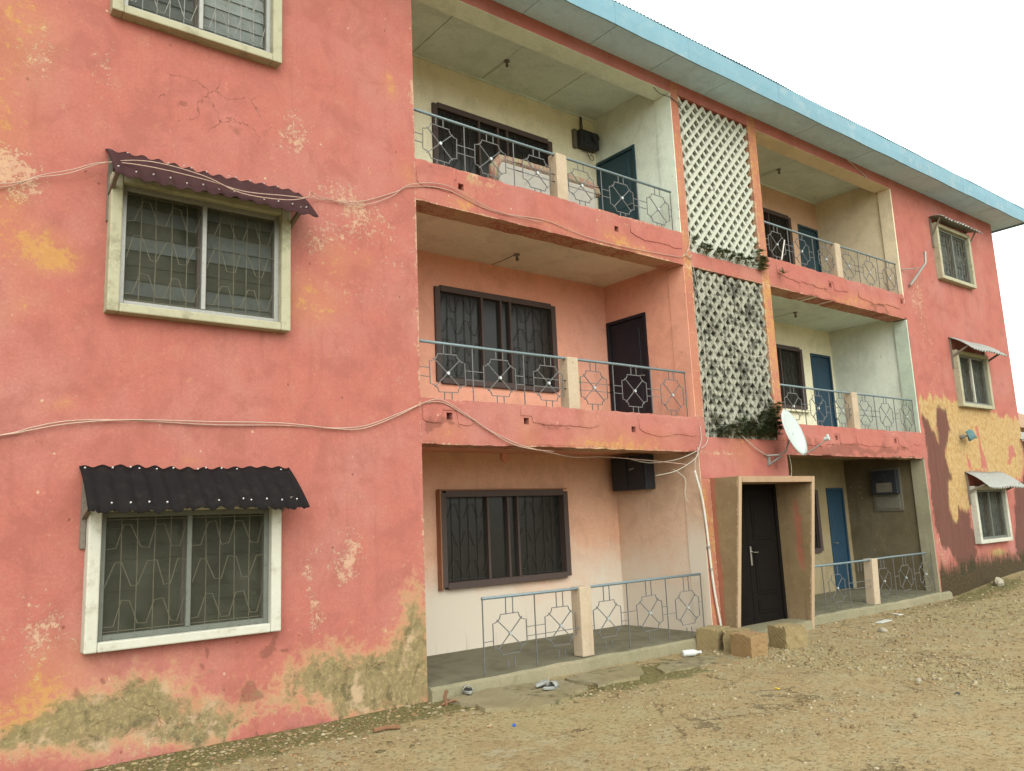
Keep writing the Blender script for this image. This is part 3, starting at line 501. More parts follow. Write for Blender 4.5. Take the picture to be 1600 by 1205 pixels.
# balcony floors and ceilings
for xa, xb, k in ((0, X1, 0), (X4, X5, 1)):
    MB().box(xa, xb, .345, D, 3.05, 3.22).build('balcony_floor', 'floor', B); MB().box(xa, xb, .345, D, 6.05, 6.22).build('balcony_floor', 'floor', B)
    panel('ceiling', 'z', xa, xb, .345, D, 2.95, 3.04, 'salmon' if k == 0 else 'olivec', B, (), .2, inner_wear())
    panel('ceiling', 'z', xa, xb, .345, D, 5.95, 6.04, 'ceil_white' if k == 0 else 'ceil_grey', B, (), .2, inner_wear())
    js = [0, 1.12, 2.435, 3.765, X1-.001]
    c = tag(MB().box(xa, xb, .345, D, 9.135, 9.2).build('ceiling', 'wood', B), None)
    for p, q in zip(js, js[1:]):
        pm = panel('ceiling_board', 'z', xa+p+.006, xa+q-.006, .345, D, 9.12+random.uniform(-.004, .004), 9.134, 'ceil_grey', c, (), .2, inner_wear())
    MB().box(xa+.001, xb-.001, D-.03, D-.001, 9.085, 9.119).build('ceiling_cornice', 'ceil_grey', B)
# ground floor plinths of the two verandas: floor slab with a broken edge
for xa, xb in ((.0, X1), (7.36, 12.6)):
    nst = 70; m = MB(); pts = [(xa+(xb-xa)*i/nst) for i in range(nst+1)]
    broken = xa > 5
    e = [(-.02-.10*fbm(np.array([p*2.2]), np.array([1.]), 60)[0]-(.12*max(0, fbm(np.array([p*1.1]), np.array([4.]), 62)[0]-.5) if broken else 0)) for p in pts]
    zt = [FL0-.0*p-(.05*fbm(np.array([p*3.]), np.array([2.]), 64)[0] if broken else .015*fbm(np.array([p*3.]), np.array([2.]), 64)[0]) for p in pts]
    for i, p in enumerate(pts): m.v += [(p, e[i]-.03-.02*random.random(), -.2), (p, e[i], zt[i]-.03), (p, e[i]+.04, zt[i]), (p, .30, FL0), (p, D, FL0)]
    for i in range(nst):
        for j in range(4): m._f([(i*5+j, (i+1)*5+j, (i+1)*5+j+1, i*5+j+1)], 1 if j < 2 else 0)
    m._f([tuple(range(5))[::-1], tuple(nst*5+j for j in range(5))], 1)
    o = m.build('veranda_floor', ['floor', 'edge'], B)
# stairwell behind the lattice
MB().box(X1+.1, X2-.002, .345, 4.0, -.1, SOF-.01).build('stair_wall', 'inside', B); MB().box(X3+.002, X4-.1, .345, 4.0, -.1, SOF-.01).build('stair_wall', 'inside', B)
MB().box(X2, X3, 3.2, 3.4, -.1, SOF-.01).build('stair_wall', 'inside', B)
for q0, q1 in ((2.9, 3.08), (5.93, 6.1)): MB().box(X2, X3, .26, 1.3, q0, q1).build('stair_landing', 'floor', B)
for zb in (.15, 3.08, 6.10):
    st = MB()
    for s in range(9): st.box(X2+.02 if s % 1 == 0 else 0, X2+.92, 1.3+s*.2, 1.5+s*.2, zb-.1+s*.165, zb+.165*(s+1))
    st.build('stair_flight', 'floor', B)

# ------------------------------------------------------------------ concrete lattice screens in the stair bay
PX, PZ = .2135, .23
def clip_seg(p, q, x0, x1, z0, z1):
    t0, t1 = 0., 1.; dx, dz = q[0]-p[0], q[1]-p[1]
    for pp, qq in ((-dx, p[0]-x0), (dx, x1-p[0]), (-dz, p[1]-z0), (dz, z1-p[1])):
        if abs(pp) < 1e-9:
            if qq < 0: return None
        else:
            t = qq/pp
            if pp < 0: t0 = max(t0, t)
            else: t1 = min(t1, t)
    return None if t1-t0 < 1e-3 else ((p[0]+dx*t0, p[1]+dz*t0), (p[0]+dx*t1, p[1]+dz*t1))
def strip(pts, hw, y0, y1):      # ribbon in the x-z plane with thickness
    m = MB(); n = len(pts)
    for i in range(n):
        a, c = Vector(pts[max(i-1, 0)]), Vector(pts[min(i+1, n-1)]); d = (c-a).normalized(); q = Vector((-d.y, d.x))
        w = hw*random.uniform(.9, 1.1); p = Vector(pts[i])
        for sg in (-1, 1):
            for yy in (y0, y1): m.v.append((p.x+q.x*w*sg, yy, p.y+q.y*w*sg))
    for i in range(n-1):
        b = i*4; c = b+4; m._f([(b, c, c+2, b+2), (b+1, b+3, c+3, c+1), (b, b+1, c+1, c), (b+2, c+2, c+3, b+3)], 0)
    e = (n-1)*4; m._f([(0, 2, 3, 1), (e, e+1, e+3, e+2)], 0); return m
sc = tag(MB().box(X2+.001, X3-.001, .03, .10, 6.111, 6.13).build('lattice_screen', 'lattice_white', B), 'whitewashed upper diamond lattice')
x0, x1, z0, z1 = X2+.002, X3-.002, 6.118, 8.845
for s in (-1, 1):
    for k in range(-14, 24):
        c = X2+.06+k*PX; p = (c-20*PX*s, z1-20*PZ); q = (c+20*PX*s, z1+20*PZ); r = clip_seg(p, q, x0, x1, z0, z1)
        if not r: continue
        n = max(2, int(abs(r[1][0]-r[0][0])/.2)); pts = [(r[0][0]+(r[1][0]-r[0][0])*i/n, r[0][1]+(r[1][1]-r[0][1])*i/n) for i in range(n+1)]
        y0 = .025 if s > 0 else .045
        strip(pts, (.031 if s > 0 else .025)*random.uniform(.88, 1.12), y0, .105 if s > 0 else .10).build('lattice_bar', 'lattice_white', sc)
sc2 = tag(MB().box(X2+.001, X3-.001, .03, .10, 3.091, 3.11).build('lattice_screen', 'lattice_grey', B), 'mould-blackened lower diamond lattice')
z0, z1 = 3.10, 5.83; row = 0; z = z1
while z > z0+.05:
    pts = []; nn = 9*2; ph = row % 2
    for i in range(nn+1):
        for u in (0, .16, .84):
            t = i+u
            if t > nn: break
            xx = X2+.012+(X3-X2-.024)*t/nn; f = abs(((t+ph) % 2)-1); f = .5-.5*math.cos(math.pi*f) if (f < .16 or f > .84) else f
            pts.append((xx, z-PZ/2*(1-f)+random.uniform(-.006, .006)))
    pts = [(a, max(b, z0)) for a, b in pts]
    strip(pts, .033, .02+random.uniform(-.006, .006), .11).build('lattice_course', 'lattice_grey', sc2)
    z -= PZ/2; row += 1

# ------------------------------------------------------------------ entrance portal
pt = empty('portal', (0, 0, 0), B)
yt, yb = -.54, -.25
def fin(xa, xb): return MB().hexa([(xa, yb, -.1), (xb, yb, -.1), (xb, .24, -.1), (xa, .24, -.1), (xa, yt, 2.36), (xb, yt, 2.36), (xb, .24, 2.36), (xa, .24, 2.36)])
def finpanel(xa, xb, d0, d1):
    o = panel('fin', 'x', -1, 0, -.1, 2.445, d0, d1, 'jamb', pt, (), .06, None); me = o.data
    P = np.array([v.co[:] for v in me.vertices]); f = (P[:, 2]+.1)/2.545; y0 = yb+(yt-yb)*f; P[:, 1] = y0+(P[:, 1]+1)*(.24-y0)
    me.vertices.foreach_set('co', P.ravel().astype(np.float32))
    X, Y, Z = P.T; w = np.zeros((len(P), 4)); w2 = np.zeros((len(P), 4)); nb = fbm(Y*3, Z*2, 71, 3)
    w[:, 0] = -.1; w[:, 1] = .10+.9*np.exp(-((Y-y0)/.03)**2); w[:, 2] = (1.0*np.exp(-(Y/.10)**2)+nb*.5-.35) if xa < 6 else (.75*np.exp(-((Y+.20)/.13)**2-((Z-1.5)/.75)**2)+nb*.5-.3); w[:, 3] = .2*nb-.25; w2[:, 2] = .12+.25*nb+.2*np.clip((.8-Z)/.8, 0, 1); w2[:, 0] = .25; w[:, 0] = .05+.2*nb
    for an, ar in (('wear', w), ('wear2', w2)): me.attributes[an].data.foreach_set('color', ar.astype(np.float32).ravel())
    me.update()
M['fin'] = M['jamb']
M['jamb'] = plaster('portal_plaster', (.225, .155, .08), brown=(.33, .085, .06), dirt=.6)
finpanel(5.22, 5.292, 5.22, 5.292); finpanel(7.178, 7.255, 7.178, 7.255)
M['jamb'] = M['fin']; M['hood'] = plaster('hood_plaster', (.33, .215, .13), dirt=.5)
MB().hexa([(5.294, yt-.004, 2.355), (7.176, yt-.004, 2.355), (7.176, .0, 2.355), (5.294, .0, 2.355), (5.294, yt-.004, 2.445), (7.176, yt-.004, 2.445), (7.176, -.006, 2.447), (5.294, -.006, 2.447)]).build('hood', 'hood', pt)
MB().box(5.294, 7.176, .002, .245, 2.36, 2.44).build('lintel', 'graded_side', pt)
MB().box(5.294, 7.176, -.28, .24, -.1, .13).build('doorstep', 'edge', pt)
dr = bevel(MB().box(5.30, 5.37, .16, .24, .131, 2.355).box(7.10, 7.17, .16, .24, .131, 2.355).box(5.37, 7.10, .16, .24, 2.28, 2.355).build('entrance_door', 'door_steel', B), .006)
tag(dr, 'dark steel double entrance door')
for xa, xb in ((5.372, 6.295), (6.305, 7.098)):
    m = MB().box(xa, xb, .19, .225, .135, 2.278)
    wv = xb-xa
    for za, zb in ((.28, .5), (.58, 1.35), (1.45, 2.15)): m.box(xa+.14, xb-.14, .178, .192, za, zb).box(xa+.19, xb-.19, .170, .18, za+.05, zb-.05)
    bevel(m.build('door_leaf', 'door_steel', dr), .006)
hm = MB().box(6.325, 6.365, .18, .192, 1.05, 1.35); hm.tube([(6.345, .185, 1.26), (6.345, .13, 1.26), (6.46, .125, 1.255)], .011, 6)
hm.build('handle', 'chrome', dr)

# ------------------------------------------------------------------ windows of the projecting-surround kind (part: window > frame, mullion, louvre_blade, grille)
blade_cache = {}
def blade(w, h, mat):
    k = (round(w, 3), round(h, 3), mat)
    if k not in blade_cache: blade_cache[k] = MB().box(-w/2, w/2, -.003, .003, -h/2, h/2).mesh('louvre_blade', mat)
    return blade_cache[k]
def grille_panel(m, xa, xb, za, zb, y, r, style):
    n = 5; dx = (xb-xa)/n
    jt = lambda k=.009: random.uniform(-k, k)
    for i in range(1, n): e1 = xa+i*dx+jt(); m.tube([(e1, y, za), (e1+jt(.006), y, (za+zb)/2), (e1+jt(), y, zb)], r, 4)
    hts = .105; rows = max(3, int((zb-za)/.30)); dz = (zb-za)/rows
    for j in range(rows):
        zc = za+(j+.5)*dz; pts = []; ph = j % 2
        for i in range(0, n*2+1):
            xx = xa+i*dx/2; upv = ((i+ph) // 2) % 2
            pts += [(min(xb, max(xa, xx+(0 if style else .012)+jt(.012))), y-.008, zc+(hts if upv else -hts)+jt(.012))]
        m.tube(pts, r, 4)
    m.bar((xa, y, za+.02), (xb, y, za+.02), r); m.bar((xa, y, zb-.02), (xb, y, zb-.02), r)
def surround_window(w, smat, lmat, fmat='alu', gm='grille', mull='alu', label=None, chipL=False, style=0):
    x0, x1, z0, z1 = w; t = .105; cx, cz = (x0+x1)/2, z0; W, H = x1-x0, z1-z0; p = -.13
    m = MB()
    m.box(-W/2, -W/2+t, p, .06, 0, H).box(W/2-t, W/2, p, .06, 0, H).box(-W/2+t, W/2-t, p+.001, .06, 0, t*.8).box(-W/2+t, W/2-t, p+.001, .06, H-t*.8, H)
    o = m.build('window', smat, B, (cx, 0, cz)); bevel(o, .012, 2); tag(o, label)
    ia, ib, ja, jb = -W/2+t, W/2-t, t*.8, H-t*.8; f = .05
    fr = MB().box(ia, ia+f, -.06, .0, ja, jb).box(ib-f, ib, -.06, .0, ja, jb).box(ia+f, ib-f, -.058, .0, ja, ja+f).box(ia+f, ib-f, -.058, .0, jb-f, jb)
    bevel(fr.build('frame', fmat, o), .004, 1)
    bevel(MB().box(-.022, .022, -.066, -.004, ja+f, jb-f).build('mullion', mull, o), .004, 1)
    for q0, q1 in ((ia, ia+.04), (ib-.04, ib), (-.045, .045)): MB().box(q0, q1, .002, .12, ja, jb).build('inner_stile', 'wood', o)
    for q0, q1 in ((ia+f, -.022), (.022, ib-f)): g = MB(); grille_panel(g, q0, q1, ja+f, jb-f, -.018, .0048, style); g.build('grille', gm, o)
    for xa, xb in ((ia+.04, -.045), (.045, ib-.04)):
        n = 8; hh = (jb-ja)/n
        for i in range(n):
            mm = lmat[0] if isinstance(lmat, tuple) and random.random() < lmat[2] else (lmat[1] if isinstance(lmat, tuple) else lmat)
            put('louvre_blade', blade(xb-xa, hh*1.12, mm), o, ((xa+xb)/2, .065, ja+(i+.5)*hh), (R(-7+random.uniform(-3, 3)), 0, 0))
    for q0, q1 in ((ia+f, -.022), (.022, ib-f)): MB().box(q0, q1, -.0385, -.038, ja+f, jb-f).build('insect_screen', 'net', o)
    MB().box(ia, ib, .30, .31, ja-.1, jb+.1).build('dark_backing', 'wood', o)  # dark sheet added behind the louvres, standing in for the unlit room
    return o
surround_window(WINL[0], 'surround', 'louvre', label='ground-floor window with white surround and olive louvres')
surround_window(WINL[1], 'surround_old', ('louvre_blue', 'louvre', .5), fmat='grey_metal', mull='grey_metal', label='middle window with stained surround and grey louvres')
surround_window(WINL[2], 'surround_old', ('louvre_light', 'louvre_blue', .75), fmat='grey_metal', mull='grey_metal', gm='grey_metal', label='topmost window with bent-rod grille', style=1)
surround_window(WINR[0], 'surround', 'louvre_blue', gm='grille_dark', label='small far window near the mossy wall base')
surround_window(WINR[1], 'surround_old', 'louvre_blue', mull='surround', gm='grille_dark', label='small far window above the yellow patch')
surround_window(WINR[2], 'surround_old', 'louvre_blue', gm='grey_metal', label='small far window under the eaves', style=1)

# corrugated awnings over them
def awning(x0, x1, zt, zl, proj, mat, label, waves=13, torn=0., nails=True, sag=0.):
    o = empty('awning', ((x0+x1)/2, 0, zt), B); tag(o, label); W = x1-x0; n = waves*8; m = MB(); rows = 7
    for i in range(n+1):
        u = i/n; a = math.sin(2*math.pi*waves*u)*(.017 if mat == 'zinc' else .011)
        for j in range(rows):
            v = j/(rows-1); ex = 1+(random.uniform(-torn, torn*.4) if j == rows-1 else 0)
            yy = -proj*v*ex-.004; zz = (zl-zt)*v*ex-.05*v*v+.02*math.sin(math.pi*v)+sag*u*v
            m.v.append((-W/2+W*u+.03*v*u, yy-a*.6, zz+a*(1-.25*math.sin(7*u+2))+.010*math.sin(9*u+3*v)-.012*math.exp(-((u-.3)/.08)**2-((v-.7)/.3)**2)))
    for i in range(n):
        for j in range(rows-1): m._f([(i*rows+j, i*rows+j+1, (i+1)*rows+j+1, (i+1)*rows+j)], 0)
    s = m.build('sheet', mat, o, smooth=True); sm = s.modifiers.new('thick', 'SOLIDIFY'); sm.thickness = .004
    if nails:
        k = MB()
        for v, off in ((.10, 0), (.86, .5)):
            for i in range(waves):
                if random.random() < .12: continue
                u = (i+.25+random.choice((0, 0, 0, .5)))/waves
                if u > .99: continue
                y = -proj*v-.004-.010; z = (zl-zt)*v-.05*v*v+.02*math.sin(math.pi*v)+.014+sag*u*v
                jz = random.uniform(-.012, .012); k.tube([(-W/2+W*u+.03*v*u, y+.005, z-.004+jz), (-W/2+W*u+.03*v*u, y-.003, z+.004+jz)], .008, 6)
        k.build('nail_heads', 'nail', o)
    for sx in (-W/2+.05, W/2-.12):
        br = MB().box(sx-.02, sx+.02, -.035, -.002, -.72, -.02)
        br.hexa([(sx-.018, -.03, -.47), (sx+.018, -.03, -.47), (sx+.018, -.03, -.42), (sx-.018, -.03, -.42), (sx-.018, -proj*.8, zl-zt+.02), (sx+.018, -proj*.8, zl-zt+.02), (sx+.018, -proj*.8, zl-zt+.06), (sx-.018, -proj*.8, zl-zt+.06)])
        br.build('bracket', 'batten', o)
    return o
awning(-3.57, -1.62, 2.56, 2.19, .46, 'awning_dark', 'black tarred corrugated awning', 13, .04)
awning(-3.47, -1.52, 5.59, 5.22, .46, 'awning_brown', 'brown corrugated awning with a cable over it', 13, .02)
awning(14.22, 16.15, 5.66, 5.36, .5, 'zinc', 'zinc awning of the far middle window', 14, .02, False)
awning(14.15, 16.15, 2.58, 2.25, .5, 'zinc', 'zinc awning of the lowest far window', 14, .02, False)
awning(14.02, 16.05, 8.52, 8.47, .36, 'zinc', 'flattened strip awning under the eaves', 14, .06, False)

# ------------------------------------------------------------------ balcony windows and doors
def balcony_window(w, k, label, wood='wood', y=D, proj=.05, split=(.36, .52, .60)):
    x0, x1, z0, z1 = w; W, H = x1-x0, z1-z0; f = .065
    o = MB().box(-W/2-.03, -W/2+f, -proj, .08, 0, H).box(W/2-f, W/2+.03, -proj, .08, 0, H).box(-W/2+f, W/2-f, -proj, .08, H-f, H+.03).box(-W/2+f, W/2-f, -proj-.005, .08, -.03, f).build('window', wood, B, ((x0+x1)/2, y, z0))
    bevel(o, .006, 1); tag(o, label); e = [0]+list(split)+[1]
    for s in split: MB().box(-W/2+W*s-.018, -W/2+W*s+.018, -.03, .05, f, H-f).build('mullion', wood, o)
    for a, b in zip(e, e[1:]):
        xa, xb = -W/2+max(W*a+.018, f), -W/2+min(W*b-.018, W-f)
        if xb-xa > .05: MB().box(xa, xb, .03, .036, f, H-f).build('pane', 'glass_smoke', o)
    for q0, q1 in ((-W/2+f, -W/2+W*split[0]-.02), (-W/2+W*split[-1]+.02, W/2-f)): g = MB(); grille_panel(g, q0, q1, f, H-f, .015, .005, 0); g.build('grille', 'grille_dark', o)
    return o
wl_ = ['ground-floor veranda window with dark frame and raw timber side', 'dark-framed window on the salmon balcony', 'dark window on the cream balcony']
for k in range(3):
    o = balcony_window(winBL[k], k, wl_[k], proj=.10 if k == 0 else .04)
    if k == 0: MB().box(-1.235, -1.217, -.11, -.002, -.04, 1.36).build('casing', 'wood_red', o); MB().box(-1.215, 1.20, -.10, -.002, 1.352, 1.372).build('casing', 'wood_red', o)
for k in range(3): balcony_window(winBR[k], k, ['right veranda window, mostly behind the portal', 'dark open window on the pale right balcony', 'dark window on the top right balcony'][k], split=(.33, .5, .66))
MB().box(8.6, 11.12, D-.10, D-.001, 3.99, 4.028).build('window_sill', 'cream', B)
def door(plane, a, b, z0, z1, d, mat, label, sgn=1):
    o = empty('door', (0, 0, 0), B); tag(o, label); f = .055
    def bx(m, s0, s1, t0, t1, u0, u1):
        return m.box(u0, u1, s0, s1, t0, t1) if plane == 'x' else m.box(s0, s1, u0, u1, t0, t1)
    m = MB(); lo, hi = (d-.02, d+.09) if plane == 'x' else (d-.02, d+.12)
    bx(m, a, a+f, z0, z1, lo, hi); bx(m, b-f, b, z0, z1, lo, hi); bx(m, a+f, b-f, z1-f, z1, lo, hi); m.build('door_frame', mat, o)
    m = MB(); bx(m, a+f+.003, b-f-.003, z0+.01, z1-f-.004, d+.012, d+.05)
    for t0, t1 in ((.15, .85), (1.0, 1.85)): bx(m, a+f+.12, b-f-.12, z0+t0, z0+t1, d+.004, d+.014)
    bevel(m.build('door_leaf', mat, o), .006, 1)
    m = MB(); h = z0+1.0; q = (a+f+.06)
    if plane == 'x': m.tube([(d+.01, q, h), (d-.05, q, h), (d-.05, q+.1, h)], .01, 6)
    else: m.tube([(q, d+.01, h), (q, d-.05, h), (q+.1, d-.05, h)], .01, 6)
    m.build('handle', 'grey_metal', o); return o
door('x', *doorsL[1][:2], 3.22, 5.28, X1, 'door_black', 'black door on the salmon balcony')
door('x', *doorsL[2][:2], 6.22, 8.27, X1, 'door_teal', 'teal door on the cream balcony')
door('y', *doorBR[0], D, 'door_blue', 'blue door on the right veranda')
door('y', *doorBR[1], D, 'door_blue', 'blue door on the pale right balcony')
door('y', *doorBR[2], D, 'door_teal', 'dark door on the top right balcony')

# ------------------------------------------------------------------ railings: part railing > top_rail, medallion, baluster, ...
def arc(cx, cz, r, a0, a1, n=5): return [(cx+r*math.cos(a0+(a1-a0)*i/n), cz+r*math.sin(a0+(a1-a0)*i/n)) for i in range(n+1)]
def medallion_mesh():
    m = MB(); hw, hh, fx, fz = .258, .235, .14, .14; rx, rz = hw-fx, hh-fz; loop = []
    for sx, sz, rev in ((1, 1, 0), (-1, 1, 1), (-1, -1, 0), (1, -1, 1)):
        pts = []
        for i in range(6):
            a = math.pi/2*i/5; pts.append((sx*(hw-rx*math.sin(a)), sz*(hh-rz*math.cos(a))))   # from side towards... concave corner
        pts = [(sx*(hw-rx*math.sin(math.pi/2*i/5)), sz*(hh-rz*math.cos(math.pi/2*i/5))) for i in range(6)]
        # i=0 -> (hw, fz) ; i=5 -> (fx, hh)
        loop += pts if not rev else pts[::-1]
    m.tube([(x, 0, z) for x, z in loop], .007, 4, 0, True)
    q = .195
    for s in (1, -1): m.tube([(-s*q, .004, .178), (s*q, .004, -.178)], .007, 4, 0)
    m.tube([(0, .012, 0), (0, -.02, 0)], .022, 8, 1)
    return m.mesh('medallion', ['bar', 'boss'])
MED = medallion_mesh()
BAL = {}
def railing(ox, zb, zr, meds, verts, x0, x1, label, post=True, broken=0., postlean=0.):
    y = .07; o = empty('railing', (ox, y, zb), B); tag(o, label); H = zr-zb; zc = (zr-zb)*.47
    m = MB().tube([(x0, 0, H), (x0+(x1-x0)*.3, 0, H-.006), (x0+(x1-x0)*.7, 0, H+.003), (x1, 0, H)], .019, 8); m.build('top_rail', 'rail', o, smooth=True)
    for v in verts:
        h = round(H, 2)
        if h not in BAL: BAL[h] = MB().tube([(0, 0, -.02), (0, 0, h)], .0085, 4).mesh('baluster', 'bar')
        put('baluster', BAL[h], o, (v+random.uniform(-.01, .01), 0, 0))
    for c in meds:
        c += random.uniform(-.012, .012)
        if not (broken > .5 and abs(c-2.06) < .1): put('medallion', MED, o, (c, 0, zc+random.uniform(-.008, .008)), (0, R(random.uniform(-1.5, 1.5)), 0))
        def pc(a, b, r): MB().bar(a, b, r).build('connecting_bar', 'bar', o)
        for s in (-.055, .055):
            pc((c+s, 0, zc+.235), (c+s, 0, H), .007); pc((c+s, 0, .02 if broken else -.02), (c+s, 0, zc-.235-(.05 if broken else 0)), .007)
            l = max([v for v in verts+[x0] if v < c], default=x0); r_ = min([v for v in verts+[x1] if v > c], default=x1)
            if random.random() > broken: pc((l, 0, zc+s), (c-.258, 0, zc+s), .0062)
            if random.random() > broken: pc((c+.258, 0, zc+s), (r_, 0, zc+s), .0062)
    if post:
        m = MB(); l = postlean; m.hexa([(2.38, -.05, -.02), (2.585, -.05, -.02), (2.585, .13, -.02), (2.38, .13, -.02), (2.38+l, -.05, H+.015), (2.585+l, -.05, H+.015), (2.585+l, .13, H+.015), (2.38+l, .13, H+.015)])
        bevel(m.build('post', 'post', o), .012, 2)
    return o
M['post'] = plaster('post_plaster', (.42, .335, .235), dirt=.5)
MEDS = [.43, 1.235, 2.06, 2.90, 3.735, 4.56]; VERT = [.81, 1.64, 3.31, 4.10, 4.885]
railing(0, Z1t, 4.10, MEDS, VERT, .0, 4.90, 'iron railing of the salmon balcony')
railing(0, Z2t, 7.085, MEDS, VERT, .0, 4.90, 'iron railing of the cream balcony')
railing(0, FL0+.02, 1.02, MEDS[1:], VERT[1:]+[.835], .83, 4.89, 'iron railing of the left veranda', broken=.35)
railing(7.37, Z1t, 4.09, MEDS, VERT, .0, 4.86, 'iron railing of the pale right balcony')
railing(7.37, Z2t, 7.10, MEDS, VERT, .0, 4.90, 'iron railing of the top right balcony')
railing(7.37, FL0-.02, .93, MEDS[1:], VERT, .3, 4.66, 'broken iron railing of the right veranda', broken=.6, postlean=.06)

# ------------------------------------------------------------------ roof: part roof > soffit_panel, fascia_board, roof_sheet
GE, XR, XLe = -.625, 18.3, -5.95
rf = MB().box(XLe+.05, XR-.05, GE+.05, 10.6, SOF+.16, SOF+.20).build('roof', 'batten', B)
js = [XLe, -4.8, -3.46, -2.13, -.8, .53, 1.86, 3.19, 4.52, 5.88, 7.22, 8.62, 9.6, 10.63, 11.76, 12.8, 13.79, 15.14, 15.8, 16.45, XR-.012]
for a, b in zip(js, js[1:]):
    dz = random.uniform(-.003, .004)
    panel('soffit_panel', 'z', a+.006, b-.006, GE+.012, -.001 if a < X6 and b > XL+.8 else .0, SOF+dz, SOF+.018, 'soffit', rf, (), .22, inner_wear())
for ya in range(0, 10): panel('soffit_panel', 'z', X6+.003, XR-.012, ya+.006, ya+.994, SOF, SOF+.018, 'soffit', rf, (), .3, inner_wear())
fb = [XLe, -3.5, -1.0, 1.4, 3.1, 4.75, 7.2, 9.55, 11.65, 14.6, 16.6, XR]
for i, (a, b) in enumerate(zip(fb, fb[1:])):
    m = MB(); n = 8
    for k in range(n+1):
        x = a+.002+(b-a-.004)*k/n; w = .010*math.sin(k*1.1+i*2)+random.uniform(-.004, .004); m.v += [(x, GE-.012, SOF-.045+w*.6), (x, GE+.008, SOF-.045+w*.6), (x, GE+.008, SOF+.33), (x, GE-.012+w*.3, SOF+.33), (x, GE-.018+w*.3, SOF+.14)]
    for k in range(n):
        q = k*5; p = q+5; m._f([(q, q+1, p+1, p), (q+1, q+2, p+2, p+1), (q+2, q+3, p+3, p+2), (q+3, q+4, p+4, p+3), (q+4, q, p, p+4)], 0)
    m._f([(0, 4, 3, 2, 1), (n*5, n*5+1, n*5+2, n*5+3, n*5+4)], 0); m.build('fascia_board', 'fascia', rf)
MB().box(XR-.008, XR+.012, GE+.01, 10.6, SOF-.045, SOF+.33).build('fascia_board', 'fascia', rf)
m = MB(); pitch = .076; nx = int((XR-XLe+.1)/pitch*6); rows = 6
for i in range(nx+1):
    x = XLe-.05+(XR-XLe+.1)*i/nx; a = .011*math.sin(2*math.pi*(x/pitch))+.006*math.sin(x*1.3)
    for j in range(rows):
        v = j/(rows-1); y = GE-.026+v*6.0; m.v.append((x, y+(.02*vnoise(np.array([x*1.4]), np.array([.5]), 9)[0] if j == 0 else 0), SOF+.343+v*1.5+a))
for i in range(nx):
    for j in range(rows-1): m._f([(i*rows+j, (i+1)*rows+j, (i+1)*rows+j+1, i*rows+j+1)], 0)
m.build('roof_sheet', 'roof_blue', rf, smooth=True)
MB().hexa([(XLe, 5.37, SOF+1.83), (XR, 5.37, SOF+1.83), (XR, 5.40, SOF+1.83), (XLe, 5.40, SOF+1.83), (XLe, 5.37, SOF+1.86), (XR, 5.37, SOF+1.86), (XR, 10.7, SOF+.37), (XLe, 10.7, SOF+.37)]).build('roof_sheet', 'roof_blue', rf)

# ------------------------------------------------------------------ things fixed to the building
def thing(name, loc, label, cat, group=None, rot=(0, 0, 0)): return tag(empty(name, loc, None, rot), label, cat, group)
# satellite dish
e = R(17); nrm = Vector((.2*math.cos(e), -.98*math.cos(e), math.sin(e))).normalized()
d = thing('satellite_dish', (6.86, 0, 2.74), 'white satellite dish on a bent bracket beside the lower lattice', 'satellite dish')
c = Vector((.06, -.46, .43)); rr = .40; q = nrm.to_track_quat('Z', 'Y')
m = MB(); n = 36; rows = 7
for j in range(rows):
    r_ = rr*j/(rows-1)
    for i in range(n):
        a = 2*math.pi*i/n; p = Vector((r_*math.cos(a)*.93, r_*math.sin(a), .30*(r_*r_))); w = c+q @ (p-Vector((0, 0, .048))); m.v.append(w[:])
for j in range(rows-1):
    for i in range(n): m._f([(j*n+i, j*n+(i+1) % n, (j+1)*n+(i+1) % n, (j+1)*n+i)], 0)
o = m.build('reflector', 'dish', d, smooth=True); s_ = o.modifiers.new('t', 'SOLIDIFY'); s_.thickness = .012; s_.offset = -1
rimp = [c+q @ Vector((rr*math.cos(2*math.pi*i/n)*.93, rr*math.sin(2*math.pi*i/n), 0)) for i in range(n)]
MB().tube(rimp, .008, 5, 0, True).build('rim', 'dish', d, smooth=True)
lo = min(rimp, key=lambda p: p.z); lnb = lo+nrm*.42+Vector((.02, 0, .10))
MB().tube([lo-nrm*.02, lo+nrm*.2+Vector((0, 0, .03)), lnb], .011, 6).build('feed_arm', 'grey_metal', d)
MB().tube([lnb+nrm*.03, lnb-nrm*.05+Vector((0, 0, .02))], .034, 8).tube([lnb+Vector((0, 0, .0)), lnb+Vector((.0, 0, .075))], .024, 8).build('receiver', 'dish', d)
bk = c-nrm*.06
MB().tube([(-.18, -.03, .08), (-.12, -.03, .08), (-.02, -.18, .08), (0.0, -.30, .12), bk], .016, 7).build('mast', 'grey_metal', d)
MB().box(-.09, -.03, -.02, .0, -.06, .06).hexa([(-.13, -.03, -.09), (-.09, -.03, -.09), (-.09, -.01, -.09), (-.13, -.01, -.09), (.02, -.20, .05), (.06, -.20, .05), (.06, -.17, .07), (.02, -.17, .07)]).build('wall_bracket', 'grey_metal', d)
# bent iron arm on the far wall
d = thing('iron_arm', (12.62, 0, 6.75), 'bent iron arm sticking out of the far wall by the top balcony', 'bracket')
MB().tube([(-.0, -.0, -.12), (-.02, -.05, -.10), (.22, -.32, .36), (.24, -.33, .62)], .03, 6).build('arm', 'grey_metal', d)
MB().tube([(-.26, -.005, .22), (.12, -.22, .26)], .011, 5).build('stay', 'grey_metal', d)
